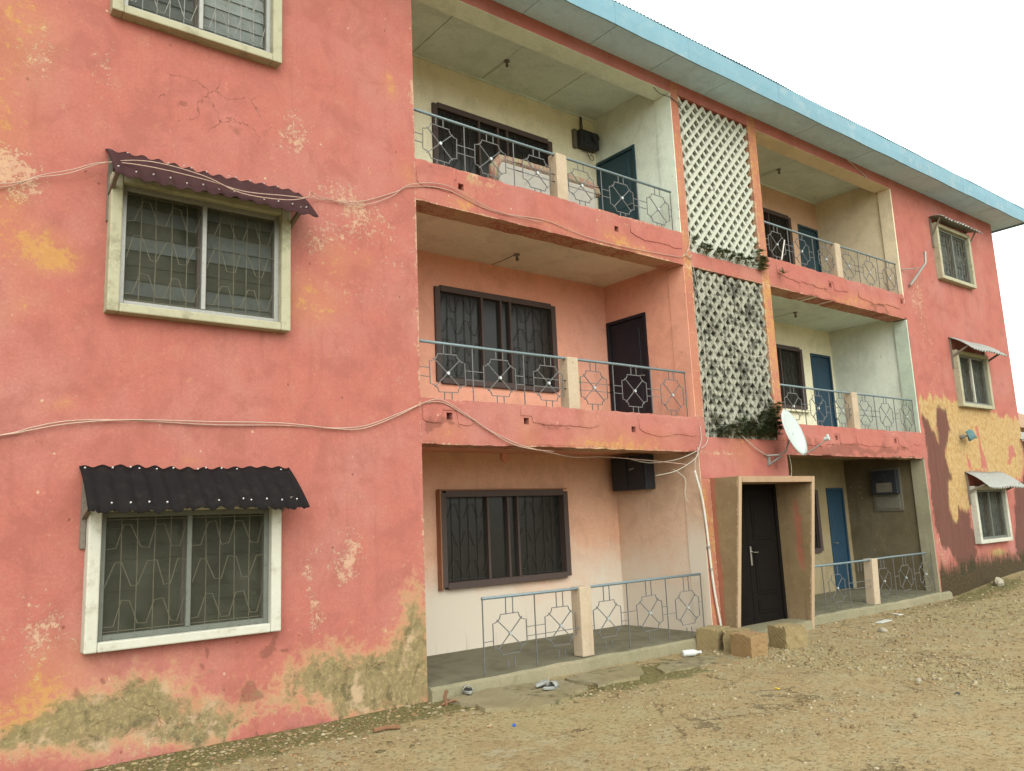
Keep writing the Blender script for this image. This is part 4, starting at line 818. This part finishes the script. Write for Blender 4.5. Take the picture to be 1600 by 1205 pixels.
# wall lamp with a blue rag on the yellow patch
d = thing('wall_lamp', (14.2, 0, 3.36), 'small wall lamp wrapped in a blue-grey rag on the yellow patch', 'lamp')
MB().tube([(0, .0, 0), (0, -.06, 0)], .05, 8).tube([(0, -.05, 0), (.02, -.16, .02)], .022, 6).build('holder', 'grey_metal', d)
m = MB()
for i in range(7):
    for j in range(5):
        u, v = i/6, j/4; m.v.append((-.16+.36*u+.02*math.sin(j*2), -.17-.05*math.sin(u*6+v*2)-.03*v, .09-.20*v+.03*math.sin(u*9)+(.05*u)))
for i in range(6):
    for j in range(4): m._f([(i*5+j, (i+1)*5+j, (i+1)*5+j+1, i*5+j+1)], 0)
o = m.build('rag', 'rag', d, smooth=True); o.modifiers.new('t', 'SOLIDIFY').thickness = .02
# meter box on the cream balcony
d = thing('meter_box', (4.70, D, 8.46), 'dark electricity meter box high on the cream balcony wall', 'meter box')
bevel(MB().box(-.26, -.19, -.07, 0, -.02, .33).build('board', 'meter_wood', d), .004)
bevel(MB().box(-.19, .25, -.17, -.0, .0, .31).build('case', 'dark_metal', d), .01)
m = MB().tube([(.14, -.172, .20), (.14, -.21, .20)], .085, 14); m.box(-.12, -.02, -.185, -.17, .06, .2); m.build('meter', 'dark_metal', d)
m = MB().tube([(-.06, -.03, .31), (-.05, -.03, .64)], .012, 5).tube([(-.01, -.03, .31), (-.02, -.03, .63)], .010, 5)
m.tube([(.05, -.05, .0), (.07, -.06, -.1), (.12, -.06, -.17), (.18, -.06, -.17), (.2, -.06, -.11), (.15, -.06, -.07), (.10, -.06, -.1)], .007, 5).tube([(-.1, -.05, 0), (-.08, -.06, -.05), (0, -.06, -.05), (.01, -.05, 0)], .006, 5); m.build('wiring', 'cable_dark', d)
# meter cabinet, left veranda (on the side wall)
d = thing('fuse_cabinet', (X1-.014, 1.30, 2.34), 'black fuse cabinet under the ceiling of the left veranda', 'cabinet')
bevel(MB().box(-.22, 0, -.38, .38, 0, .55).build('case', 'dark_metal', d), .01)
MB().box(-.235, -.222, -.33, -.02, .05, .5).box(-.235, -.222, .02, .33, .05, .5).build('cover', 'dark_metal', d)
MB().tube([(-.24, -.15, .35), (-.24, -.05, .33)], .012, 5).build('latch', 'grey_metal', d)
# meter panel, right veranda
d = thing('electricity_meter', (X5, .87, 1.80), 'dark meter panel with pale faces on the right veranda wall', 'meter panel')
MB().box(-.03, 0, -.32, .32, 0, .92).build('board', 'meter_wood', d)
bevel(MB().box(-.16, -.03, -.29, .27, .36, .86).build('case', 'dark_metal', d), .01)
MB().box(-.168, -.161, -.18, .16, .40, .60).build('plate', 'meter_wood', d); MB().tube([(-.16, .0, .72), (-.20, .0, .72)], .09, 14).build('meter', 'dark_metal', d); MB().box(-.05, -.031, -.26, .26, .05, .30).build('terminal_cover', 'meter_wood', d)
# ceiling lamp holders
for loc, lab in (((2.466, 1.14, 9.116), 'bare lamp holder on the cream balcony ceiling'), ((2.535, 1.19, 5.948), 'bare bulb on a wire under the salmon balcony ceiling'), ((9.85, 1.14, 9.116), 'small lamp holder on the top right balcony ceiling'), ((9.85, 1.1, 5.948), 'hanging bulb holder on the pale right balcony ceiling')):
    d = thing('ceiling_lamp', loc, lab, 'lamp'); MB().tube([(0, 0, 0), (0, 0, -.02)], .045, 12).tube([(0, 0, -.02), (0, 0, -.06)], .02, 10).build('holder', 'bulb', d, smooth=False)
    m = MB(); m.tube([(0, 0, -.06), (0, 0, -.075), (0, 0, -.10), (0, 0, -.115)], .026, 10, taper=[.6, 1, .9, .3]); m.build('bulb', 'meter_wood', d, smooth=True)
    MB().tube([(0, .02, -.004), (-.02, .62, -.004)], .004, 4).build('wire', 'cable_dark' if 'salmon' in lab else 'cable_grey', d)
d = thing('ceiling_rose', (2.63, D-.002, 2.89), 'round blank outlet cover above the left veranda window', 'outlet'); MB().tube([(0, 0, 0), (0, -.03, 0)], .085, 16).build('cover', 'salmon', d)

# cables (curves through points, wire thickness)
def smooth_pts(p, k=6):
    P = [Vector(v) for v in p]; o = []
    for i in range(len(P)-1):
        a, b, c, e_ = P[max(i-1, 0)], P[i], P[i+1], P[min(i+2, len(P)-1)]
        for j in range(k):
            t = j/k; o.append(.5*((2*b)+(c-a)*t+(2*a-5*b+4*c-e_)*t*t+(3*b-a-3*c+e_)*t*t*t))
    return o+[P[-1]]
def cable(label, strands, mat, r=.008, cat='cable'):
    d = thing('cable', (strands[0][0][0], strands[0][0][1], strands[0][0][2]), label, cat); L = Vector(d.location)
    for s in strands: MB().tube([p-L for p in smooth_pts(s)], r, 5).build('strand', mat, d, smooth=True)
    return d
up1 = [(-5.2,-.03,4.75),(-4.298,-.03,5.0),(-4.011,-.04,5.173),(-3.757,-.06,5.285),(-3.5,-.12,5.40),(-3.2,-.47,5.30),(-2.68,-.48,5.29),(-2.30,-.485,5.255),(-1.9,-.49,5.30),(-1.62,-.42,5.36),(-1.4,-.1,5.53),(-1.27,-.03,5.56),(-.793,-.025,5.64),(-.366,-.02,5.835),(-.05,-.02,6.0),(.466,-.02,6.07),(1.167,-.02,5.94),(2.054,-.02,6.0),(2.646,-.02,5.93),(3.2,-.02,5.90),(3.969,-.02,5.91),(4.939,-.02,5.96)]
up2 = [(x+.03*math.sin(i*1.7), y-.015, z+.05*math.sin(i*1.3+1)) for i, (x, y, z) in enumerate(up1[:-4])]
cable('thin pinkish twin cable slung over the brown awning along the upper band', [up1, up2], 'cable_pink', .005)
lo1 = [(-5.2,-.03,2.6),(-4.183,-.03,2.815),(-3.951,-.03,2.89),(-3.658,-.03,2.96),(-3.184,-.03,2.985),(-2.426,-.03,2.974),(-1.707,-.03,2.996),(-1.131,-.03,2.99),(-.746,-.03,3.03),(-.336,-.025,3.18),(.011,-.025,3.32),(.28,-.025,3.35),(.553,-.025,3.24),(.93,-.025,3.06),(1.325,-.025,2.91),(1.634,-.03,2.83),(2.1,.1,2.79),(2.7,.3,2.76),(3.3,.35,2.78),(4.2,.2,2.72),(4.75,.05,2.66)]
lo2 = [(x+.02*math.sin(i*2.1), y-.012, z+.03*math.sin(i*1.1+2)) for i, (x, y, z) in enumerate(lo1[:17])]
cable('sagging pink twin cable across the lower wall to the left veranda', [lo1, lo2], 'cable_pink', .006)
cable('loose tangle of thin wires at the corner of the left veranda', [[(4.95,-.03,2.92),(4.9,-.04,2.78),(4.7,-.02,2.66),(4.45,.05,2.55),(4.2,.2,2.5)],[(4.92,-.03,2.86),(4.6,.1,2.74),(4.2,.3,2.70),(3.8,.4,2.78)],[(5.06,-.02,3.25),(5.05,-.03,3.05),(4.95,-.03,2.86),(4.86,-.03,2.70),(4.84,-.03,2.55)],[(4.6,.2,2.6),(4.75,.1,2.45),(4.72,.1,2.2),(4.76,.08,2.1)]], 'cable_grey', .006)
cable('white wires dangling down the left edge of both lattices', [[(4.95,-.02,5.97),(5.1,-.02,6.1),(5.22,-.02,6.45),(5.27,.0,7.4),(5.26,.01,8.6),(5.1,.0,8.74),(4.9,-.01,8.78)],[(5.05,-.02,6.02),(5.22,.0,5.9),(5.33,.0,5.2),(5.34,.0,4.2),(5.30,.0,3.5),(5.22,-.02,3.05),(5.03,-.03,2.9)],[(5.2,-.02,6.05),(5.12,-.03,5.98),(5.06,-.03,6.06),(5.14,-.03,6.13)]], 'cable_grey', .005)
cable('white cord looped across the middle of the lower lattice', [[(6.3,.0,4.56),(6.6,-.01,4.50),(6.85,-.01,4.53),(7.05,-.01,4.62)],[(5.35,.0,5.1),(5.8,-.01,4.75),(6.3,-.01,4.57)]], 'cable_grey', .006)
cable('slack cord from the lower lattice to the dish bracket', [[(6.05,-.02,3.16),(6.2,-.05,3.05),(6.4,-.06,2.93),(6.68,-.04,2.83)]], 'cable_grey', .008)
cable('dark cord along the top beam into the upper lattice', [[(4.6,-.0,8.80),(4.72,-.02,8.72),(4.98,-.02,8.73),(5.14,-.02,8.69),(5.24,-.02,8.6)]], 'cable_dark', .007)
cable('thin wire across the eaves above the top right balcony', [[(10.4,-.06,9.05),(10.8,-.02,8.98),(11.3,-.02,8.84)]], 'cable_grey', .008)
cable('short hanging wire at the corner of the right veranda', [[(7.4,-.01,2.84),(7.42,-.02,2.65),(7.4,-.02,2.5),(7.34,-.02,2.48)]], 'cable_grey', .006)
d = thing('conduit_pipe', (5.0, -.03, .2), 'white plastic pipe running down the wall left of the portal', 'pipe')
MB().tube([p-Vector(d.location) for p in smooth_pts([(4.83,-.03,2.56),(4.90,-.035,2.32),(4.965,-.03,2.10),(5.005,-.03,1.7),(5.02,-.03,1.45),(5.06,-.035,.8),(5.13,-.05,.25),(5.14,-.06,.05)])], .019, 8).build('pipe', 'pvc', d, smooth=True)
MB().tube([(.01,0,1.23),(.02,0,1.19)], .028, 8).tube([(.035,0,.9),(.036,0,.87)], .028, 8).build('clip', 'grey_metal', d)

# sofa back on the cream balcony
d = thing('old_sofa', (3.1, 1.15, 6.22), 'grey sofa back with a striped roll along its top behind the upper railing', 'sofa')
bevel(MB().box(-.95, 1.1, -.10, .12, .0, 1.12).build('backrest', 'sheet_grey', d), .05, 3); bevel(MB().box(-.95, 1.1, .12, .55, .0, .45).build('seat', 'sheet_grey', d), .05, 3)
m = MB(); m.tube([(-1.02, -.03, .75), (-1.02, -.05, 1.0), (-.9, -.05, 1.15), (-.5, -.05, 1.17), (.2, -.05, 1.17), (.9, -.05, 1.17), (1.12, -.05, 1.13), (1.15, -.05, 1.0)], .075, 8); m.build('roll', 'mat', d, smooth=True)
# stick leaning on the top right railing
d = thing('white_stick', (7.9, .02, 6.42), 'thin white stick leaning inside the top right railing', 'stick'); MB().tube([(-.08, 0, 0), (.05, -.02, .4)], .013, 5).build('rod', 'pvc', d)

# ------------------------------------------------------------------ spiky plants on the lattice ledges
def spiky(m, base, n, ln, up_=.6, w=.012, out=(0, -1), curl=.4):
    for _ in range(n):
        a = random.uniform(0, 2*math.pi); el = random.uniform(.1, 1.2)*up_; L = ln*random.uniform(.55, 1.1)
        dx, dy = math.cos(a)*math.cos(el), math.sin(a)*math.cos(el)-.35; dz = math.sin(el); dv = Vector((dx, dy, dz)).normalized()
        side = dv.cross(Vector((0, 0, 1))); side = side.normalized() if side.length > .1 else Vector((1, 0, 0)); b = len(m.v)
        for k in range(4):
            t = k/3; p = Vector(base)+dv*L*t-Vector((0, 0, curl*L*t*t*.5)); ww = w*(1-.9*t)*(1.0 if k else .6)
            m.v += [(p-side*ww)[:], (p+side*ww)[:]]
        m._f([(b+2*k, b+2*k+1, b+2*k+3, b+2*k+2) for k in range(3)], 0)
def plant(loc, stems, label, mat='leaf', n=26, ln=.16, up_=.6, w=.010, group=None):
    d = thing('spiky_plant', loc, label, 'plant', group); m = MB(); s = MB()
    for p in stems: spiky(m, p, n, ln, up_, w); s.tube([(p[0]*.6, .06, -.02), p], .003, 3)
    m.build('foliage', mat, d); s.build('stem', 'leaf_dry', d); return d
ul = ['first', 'second', 'third', 'fourth', 'fifth']
for i in range(5):
    xx = 5.62+i*.30; plant((xx, -.01, 6.12), [(random.uniform(-.14, .14), -.02-.05*random.random(), random.uniform(.03, .15)) for _ in range(9)], f'{ul[i]} spiky tuft from the left on the upper lattice ledge', n=34, ln=.085, w=.008, group='tufts along the upper lattice ledge')
plant((7.1, -.02, 6.10), [(random.uniform(-.1, .10), -.03-.06*random.random(), random.uniform(-.02, .22)) for _ in range(16)], 'bushy dark tuft at the right end of the upper lattice ledge', n=40, ln=.10, w=.008)
plant((7.02, -.03, 6.45), [(random.uniform(-.1, .06), -.03, random.uniform(-.1, .12)) for _ in range(5)], 'small tuft growing through the upper lattice near its right pier', n=20, ln=.11)
plant((7.63, -.02, 6.02), [(0, -.09, .08)], 'single spiky rosette sprouting from the upper right balcony band', n=30, ln=.2, up_=.9, w=.009)
for i in range(6):
    xx = 5.62+i*.25; hh = .16+.07*i; plant((xx, -.01, 3.10), [(random.uniform(-.13, .13), -.01-.07*random.random(), random.uniform(.02, hh)) for _ in range(14+i*3)], f'{(ul+["sixth"])[i]} bushy plant from the left along the lower lattice ledge', 'leaf_dry' if i % 2 else 'leaf', n=40, ln=.085+.005*i, w=.008, group='bushy plants along the lower lattice ledge')
plant((7.04, -.04, 3.15), [(random.uniform(-.18, .10), -.02-.10*random.random(), random.uniform(.0, .60)*(1 if _ % 3 else .6)) for _ in range(46)], 'tall dark bushy plant at the right end of the lower lattice', n=44, ln=.10, w=.008)
for i, (xx, zz) in enumerate(((5.30, 6.32), (5.42, 6.2))): plant((xx, -.01, zz), [(random.uniform(-.06, .06), -.03, random.uniform(-.05, .08)) for _ in range(3)], ['sparse weed at the lower left corner of the upper lattice, higher', 'sparse weed at the lower left corner of the upper lattice, lower'][i], n=14, ln=.11)
plant((5.5, -.01, 3.30), [(random.uniform(-.12, .12), -.03, random.uniform(-.12, .16)) for _ in range(5)], 'sparse weed at the lower left corner of the lower lattice', 'leaf_dry', n=14, ln=.12)

# ------------------------------------------------------------------ loose things on the ground
def rough_block(name, loc, rz, size, mat, label, group=None, holes=False):
    o = bpy.data.objects.new; sx, sy, sz = size; m = MB(); n = 6
    me = bpy.data.meshes.new(name); import bmesh
    bm = bmesh.new(); bmesh.ops.create_cube(bm, size=1); bmesh.ops.subdivide_edges(bm, edges=bm.edges[:], cuts=9, use_grid_fill=True)
    for v in bm.verts:
        p = v.co.copy(); ed = sum(abs(c) > .49 for c in p)
        k = float(fbm(np.array([p.x*3+loc[0]*7+p.z*2]), np.array([p.y*3+p.z*3+loc[1]*5]), 80, 4)[0])-.5; c2 = float(fbm(np.array([p.x*5+loc[0]*3]), np.array([p.y*5+p.z*4]), 83, 3)[0])
        amt = .02*k+(-.20*max(0, c2-.5) if ed >= 2 else -.05*max(0, c2-.5))
        v.co = Vector((p.x*sx, p.y*sy, (p.z+.5)*sz))*(1+amt*2) if ed >= 2 else Vector((p.x*sx, p.y*sy, (p.z+.5)*sz))+p.normalized()*amt
    bm.to_mesh(me); bm.free(); me.materials.append(M[mat]); return tag(put(name, me, None, (loc[0], loc[1], gh(loc[0], loc[1])-.02), (0, 0, rz)), label, 'block', group)
rough_block('cement_block', (4.71, -.24), R(8), (.40, .34, .31), 'block', 'cement block at the foot of the pipe, leftmost of the four')
rough_block('cement_block', (4.74, -.62), R(24), (.32, .32, .30), 'block', 'cement block half hidden behind the foremost one')
rough_block('cement_block', (4.50, -1.0), R(-8), (.34, .38, .31), 'block_red', 'foremost cement block with a rough reddish broken face')
rough_block('cement_block', (5.36, -1.02), R(-14), (.38, .36, .32), 'block', 'cement block in front of the right portal fin, rightmost of the four')

def slide(loc, rz, label, rot=(0, 0)):
    d = thing('slipper', (loc[0], loc[1], gh(loc[0], loc[1])+.042), label, 'slipper', None, (rot[0], rot[1], rz)); m = MB(); n = 20; L, Wd = .135, .048
    out = [(L*math.cos(2*math.pi*i/n), (Wd+.010*math.cos(2*math.pi*i/n))*math.sin(2*math.pi*i/n)) for i in range(n)]
    for z, k in ((.0, .96), (.012, 1), (.026, 1), (.032, .92)): m.v += [(a*k, b*k, z+.012*max(0, -a/L)) for a, b in out]
    for j in range(3): m._f([(j*n+i, j*n+(i+1) % n, (j+1)*n+(i+1) % n, (j+1)*n+i) for i in range(n)], 0)
    m._f([tuple(3*n+i for i in range(n))], 1); m._f([tuple(reversed(range(n)))], 0); m.build('sole', ['shoe_grey', 'shoe_dark'], d)
    s = MB(); k = 9
    for i in range(k):
        a = math.pi*i/(k-1); y_, z_ = .062*math.cos(a), .02+.062*math.sin(a)
        for xx in (.0, .045, .085): s.v.append((xx+.01*math.sin(a), y_*(1-.15*(xx/.085)), z_*(1-.12*(xx/.085))))
    for i in range(k-1):
        for j in range(2): s._f([(i*3+j, (i+1)*3+j, (i+1)*3+j+1, i*3+j+1)], 0)
    o = s.build('strap', 'shoe_grey', d, smooth=True); o.modifiers.new('t', 'SOLIDIFY').thickness = .008
slide((.42, -.18), R(62), 'grey slipper standing alone at the veranda edge near the left wall')
slide((1.17, -.73), R(12), 'grey slipper lying in front of its upturned mate')
slide((1.20, -.54), R(20), 'upturned slipper lying behind its mate on the cracked cement', (R(172), 0))
bpy.data.objects['slipper.002'].location.z += .06
d = thing('plastic_bottle', (3.95, -.43, gh(3.95, -.43)+.045), 'white plastic bottle lying on the ground left of the cement blocks', 'bottle', None, (0, R(90), R(-25)))
m = MB(); m.tube([(0, 0, -.12), (0, 0, -.115), (0, 0, .05), (0, 0, .09), (0, 0, .11), (0, 0, .13)], .045, 12, taper=[.8, 1, 1, .6, .38, .38]); m.build('body', 'bottle', d, smooth=True); MB().tube([(0, 0, .13), (0, 0, .155)], .02, 10).build('cap', 'bottle', d)
def rock(name, loc, s, mat, label, cat='stone', sq=(1, .8, .6)):
    import bmesh; me = bpy.data.meshes.new(name); bm = bmesh.new(); bmesh.ops.create_icosphere(bm, subdivisions=2, radius=1)
    for v in bm.verts: v.co = Vector([v.co[i]*sq[i]*s*(1+.35*(random.random()-.5)) for i in range(3)])
    bm.to_mesh(me); bm.free(); me.materials.append(M[mat]); return tag(put(name, me, None, (loc[0], loc[1], gh(*loc)+s*sq[2]*.35), (0, 0, random.uniform(0, 3))), label, cat)
rock('stone', (14.45, -.28), .17, 'rock', 'large stone leaning at the mossy base of the far wall', sq=(1, .6, .75))
rock('stone', (4.07, -3.47), .045, 'rock', 'lone grey stone on the open yard at the right', sq=(1, .7, .8))
rock('stone', (7.55, -1.25), .085, 'rock', 'dark stone on the ground before the right veranda edge')
rock('stone', (3.65, -4.06), .03, 'shoe_dark', 'small dark lump on the yard at the lower right', 'lump')
d = thing('dry_stick', (-.98, -.82, gh(-.98, -.82)+.02), 'reddish dry stick lying near the pink wall corner', 'stick', None, (0, 0, R(-12))); MB().tube([(-.13, 0, 0), (0, .015, .01), (.13, -.01, 0)], .02, 6).build('branch', 'twig', d)
d = thing('dry_root', (.0, -.36, gh(0, -.36)), 'dried root stump poking up by the wall corner', 'root'); MB().tube([(0, 0, 0), (-.01, 0, .10), (.01, -.01, .16)], .022, 6).tube([(0, 0, .03), (.09, -.03, .05), (.13, -.05, .03)], .013, 5).tube([(0, 0, .04), (-.07, -.02, .02)], .013, 5).build('branch', 'twig', d)
def scrap(loc, mat, label, cat, sx, sy, sz):
    o = bevel(MB().box(-sx/2, sx/2, -sy/2, sy/2, 0, sz).build(cat.replace(' ', '_'), mat, None, (loc[0], loc[1], gh(*loc)+.002), (0, 0, random.uniform(0, 3))), .003, 2); return tag(o, label, cat)
scrap((.03, -.07), 'cap_blue', 'blue bottle cap at the wall corner', 'bottle cap', .035, .035, .02)
scrap((-.04, -1.59), 'cap_blue', 'blue bottle cap out on the gravel', 'bottle cap', .03, .03, .02)
scrap((2.83, -2.54), 'cap_yellow', 'tiny yellow scrap on the open yard', 'scrap', .05, .03, .01)
scrap((4.62, -.28-.35), 'bottle', 'white paper scrap beside the leftmost cement block', 'paper scrap', .16, .05, .008)
scrap((8.6, -.72), 'bottle', 'white flat scrap before the right veranda', 'flat scrap', .42, .12, .012)
scrap((9.6, -.45), 'pvc', 'small pale scrap nearer the right veranda post', 'pale scrap', .22, .1, .015)

# cracked cement apron before the left veranda
def apron(name, outline, z, label, seed):
    n = len(outline); m = MB(); P = []
    for i in range(n):
        a, b = outline[i], outline[(i+1) % n]
        for k in range(7):
            t = k/7; x, y = a[0]+(b[0]-a[0])*t, a[1]+(b[1]-a[1])*t; d_ = fbm(np.array([x*4+seed]), np.array([y*4]), 90, 4)[0]-.5; P.append((x+.16*d_, y+.16*(fbm(np.array([x*4]), np.array([y*4+seed]), 92, 4)[0]-.5)))
    k = len(P); cx, cy = sum(p[0] for p in P)/k, sum(p[1] for p in P)/k
    rings = [1.0, .985, .8, .5, .2]
    for r_i, rr_ in enumerate(rings):
        for p in P:
            x, y = cx+(p[0]-cx)*rr_, cy+(p[1]-cy)*rr_; m.v.append((x, y, gh(x, y)+(-.06 if r_i == 0 else z+.006*random.random())))
    for r_i in range(len(rings)-1): m._f([(r_i*k+i, r_i*k+(i+1) % k, (r_i+1)*k+(i+1) % k, (r_i+1)*k+i) for i in range(k)], 0)
    m._f([tuple((len(rings)-1)*k+i for i in range(k))], 0); me = m.mesh(name, 'apron')
    w = np.zeros((len(m.v), 4)); w2 = np.zeros((len(m.v), 4)); V = np.array(m.v); w[:, 3] = -.2; w2[:, 0] = .45; w2[:, 1] = .12+.45*fbm(V[:, 0]*1.2, V[:, 1]*1.2, 95, 3)*(V[:, 0] > .8)
    for an, ar in (('wear', w), ('wear2', w2)): me.attributes[an].data.foreach_set('color', ar.astype(np.float32).ravel())
    return tag(put(name, me), label, kind='structure')
apron('cement_apron', [(.12, -.16), (.1, -.95), (.45, -1.3), (1.1, -1.15), (1.55, -.95), (1.65, -.35), (1.2, -.2)], .035, 'broken cement slab under the slippers', 1)
apron('cement_apron', [(1.75, -.3), (1.7, -.95), (2.25, -1.05), (2.7, -.72), (3.0, -.38), (2.4, -.22)], .03, 'mossy broken cement slab beside the first', 5)
apron('cement_apron', [(2.9, -.75), (2.75, -1.0), (3.5, -1.05), (4.2, -.75), (3.9, -.58), (3.2, -.55)], .018, 'thin worn cement slab near the bottle', 8)

# gravel and litter
ICO = None
def scatter(name, pts, sizes, tints, flat, label):
    import bmesh
    bm = bmesh.new(); bmesh.ops.create_icosphere(bm, subdivisions=1, radius=1); V0 = np.array([v.co[:] for v in bm.verts]); F0 = np.array([[v.index for v in f.verts] for f in bm.faces]); bm.free()
    n = len(pts); k = len(V0); J = 1+.5*(rng.random((n, k))-.5); sq = np.stack([1+.5*(rng.random(n)-.5), .75+.4*(rng.random(n)-.5), flat*(.6+.8*rng.random(n))], 1)
    V = V0[None]*J[..., None]*sq[:, None]*sizes[:, None, None]; a = rng.random(n)*6.283; ca, sa = np.cos(a)[:, None], np.sin(a)[:, None]
    V = np.stack([V[..., 0]*ca-V[..., 1]*sa, V[..., 0]*sa+V[..., 1]*ca, V[..., 2]], -1); z = ground_z(pts[:, 0], pts[:, 1])
    V[..., 0] += pts[:, 0, None]; V[..., 1] += pts[:, 1, None]; V[..., 2] += (z+sizes*flat*.3)[:, None]
    F = (F0[None]+(np.arange(n)*k)[:, None, None]).reshape(-1, 3)
    me = bpy.data.meshes.new(name); me.vertices.add(n*k); me.vertices.foreach_set('co', V.reshape(-1).astype(np.float32)); me.loops.add(len(F)*3); me.loops.foreach_set('vertex_index', F.reshape(-1).astype(np.int32))
    me.polygons.add(len(F)); me.polygons.foreach_set('loop_start', np.arange(0, len(F)*3, 3, dtype=np.int32)); me.update(calc_edges=True)
    at = me.attributes.new('tint', 'FLOAT_COLOR', 'POINT'); at.data.foreach_set('color', np.repeat(np.concatenate([tints, np.ones((n, 1))], 1), k, 0).astype(np.float32).ravel()); me.materials.append(M['gravel'])
    return tag(put(name, me), label, name.replace('_', ' '), kind='stuff')
pal = np.array([(.30, .245, .14), (.25, .18, .09), (.33, .28, .17), (.17, .115, .055), (.28, .18, .09), (.27, .22, .125), (.34, .30, .20), (.28, .225, .12), (.22, .16, .08)])
def field(n, x0, x1, y0, y1, lo, hi, keep):
    p = np.stack([x0+(x1-x0)*rng.random(n), y0+(y1-y0)*rng.random(n)], 1); p = p[keep(p)]; s = lo*np.exp(rng.random(len(p))**2.2*math.log(hi/lo)); return p, s
def ok(p):
    dens = fbm(p[:, 0]*.6, p[:, 1]*.6, 55, 3); slab = (p[:, 0] > 0) & (p[:, 0] < 4.3) & (p[:, 1] > -1.0) & (rng.random(len(p)) > .12); patch = np.exp(-((p[:, 0]+.6)/.9)**2-((p[:, 1]+2.3)/.6)**2) > .45
    return (rng.random(len(p)) < np.clip((dens-.25)*2.2, .12, 1)) & ~slab & ~(patch & (rng.random(len(p)) > .15))
p1, s1 = field(26000, -4.6, 6.0, -6.2, -.06, .004, .024, ok); p2, s2 = field(12000, 4.0, 17.5, -5.0, -.15, .008, .036, ok)
P = np.concatenate([p1, p2]); Sz = np.concatenate([s1, s2]); T = pal[rng.integers(0, len(pal), len(P))]*(.65+.5*rng.random((len(P), 1)))
scatter('gravel', P, Sz, T, .55, 'loose gravel and pebbles strewn over the earth yard')
pl, sl2 = field(2600, -4.5, .6, -1.5, -.03, .012, .05, lambda p: rng.random(len(p)) < np.exp(p[:, 1]*1.1)); pl2, sl3 = field(500, .2, 5.0, -1.6, -.12, .012, .05, lambda p: rng.random(len(p)) < .6); pl3, sl4 = field(700, 7.2, 15, -1.3, -.12, .012, .06, lambda p: rng.random(len(p)) < .7)
P = np.concatenate([pl, pl2, pl3]); Sz = np.concatenate([sl2, sl3, sl4]); pal2 = np.array([(.28, .22, .11), (.17, .12, .055), (.36, .30, .19), (.11, .095, .04), (.22, .13, .06)])
scatter('leaf_litter', P, Sz, pal2[rng.integers(0, 5, len(P))]*(.7+.5*rng.random((len(P), 1))), .16, 'dry leaf litter and chips along the foot of the walls')

# ------------------------------------------------------------------ neighbour beyond the right end
nb = thing('neighbouring_shed', (27, 4, 0), 'rusty-roofed low house beyond the right end of the block', 'house')
MB().box(-4, 14, 2, 12, -.3, 5.2).build('wall', 'shed_wall', nb)
m = MB(); n = 60
for i in range(n+1):
    x = -4.6+19*i/n; a = .03*math.sin(i*2.1)
    for v in (0, .5, 1): m.v.append((x, 1.2+5.8*v, 4.9+2.6*v+a))
for i in range(n):
    for j in range(2): m._f([(i*3+j, (i+1)*3+j, (i+1)*3+j+1, i*3+j+1)], 0)
m.hexa([(-4.6, 7.0, 7.5), (14.4, 7.0, 7.5), (14.4, 12.8, 4.9), (-4.6, 12.8, 4.9), (-4.6, 7.0, 7.54), (14.4, 7.0, 7.54), (14.4, 12.8, 4.94), (-4.6, 12.8, 4.94)]); m.build('roof', 'rust', nb)
ln = thing('lean_to', (17.75, -.1, 0), 'small lean-to with a ragged zinc roof against the right end wall', 'lean-to')
m = MB(); n = 40
for i in range(n+1):
    y = -.35+2.6*i/n; a = .02*math.sin(i*1.9)
    for v in (0, 1): m.v.append((-.25+2.6*v+.04*math.sin(i*1.3)*(1-v), y, 3.42+.35*v+a))
for i in range(n): m._f([(i*2, i*2+1, i*2+3, i*2+2)], 0)
m.build('roof', 'zinc', ln).modifiers.new('t', 'SOLIDIFY').thickness = .01
MB().box(.25, 2.2, .0, 2.2, -.2, 3.38).build('wall', 'shed_wall', ln)
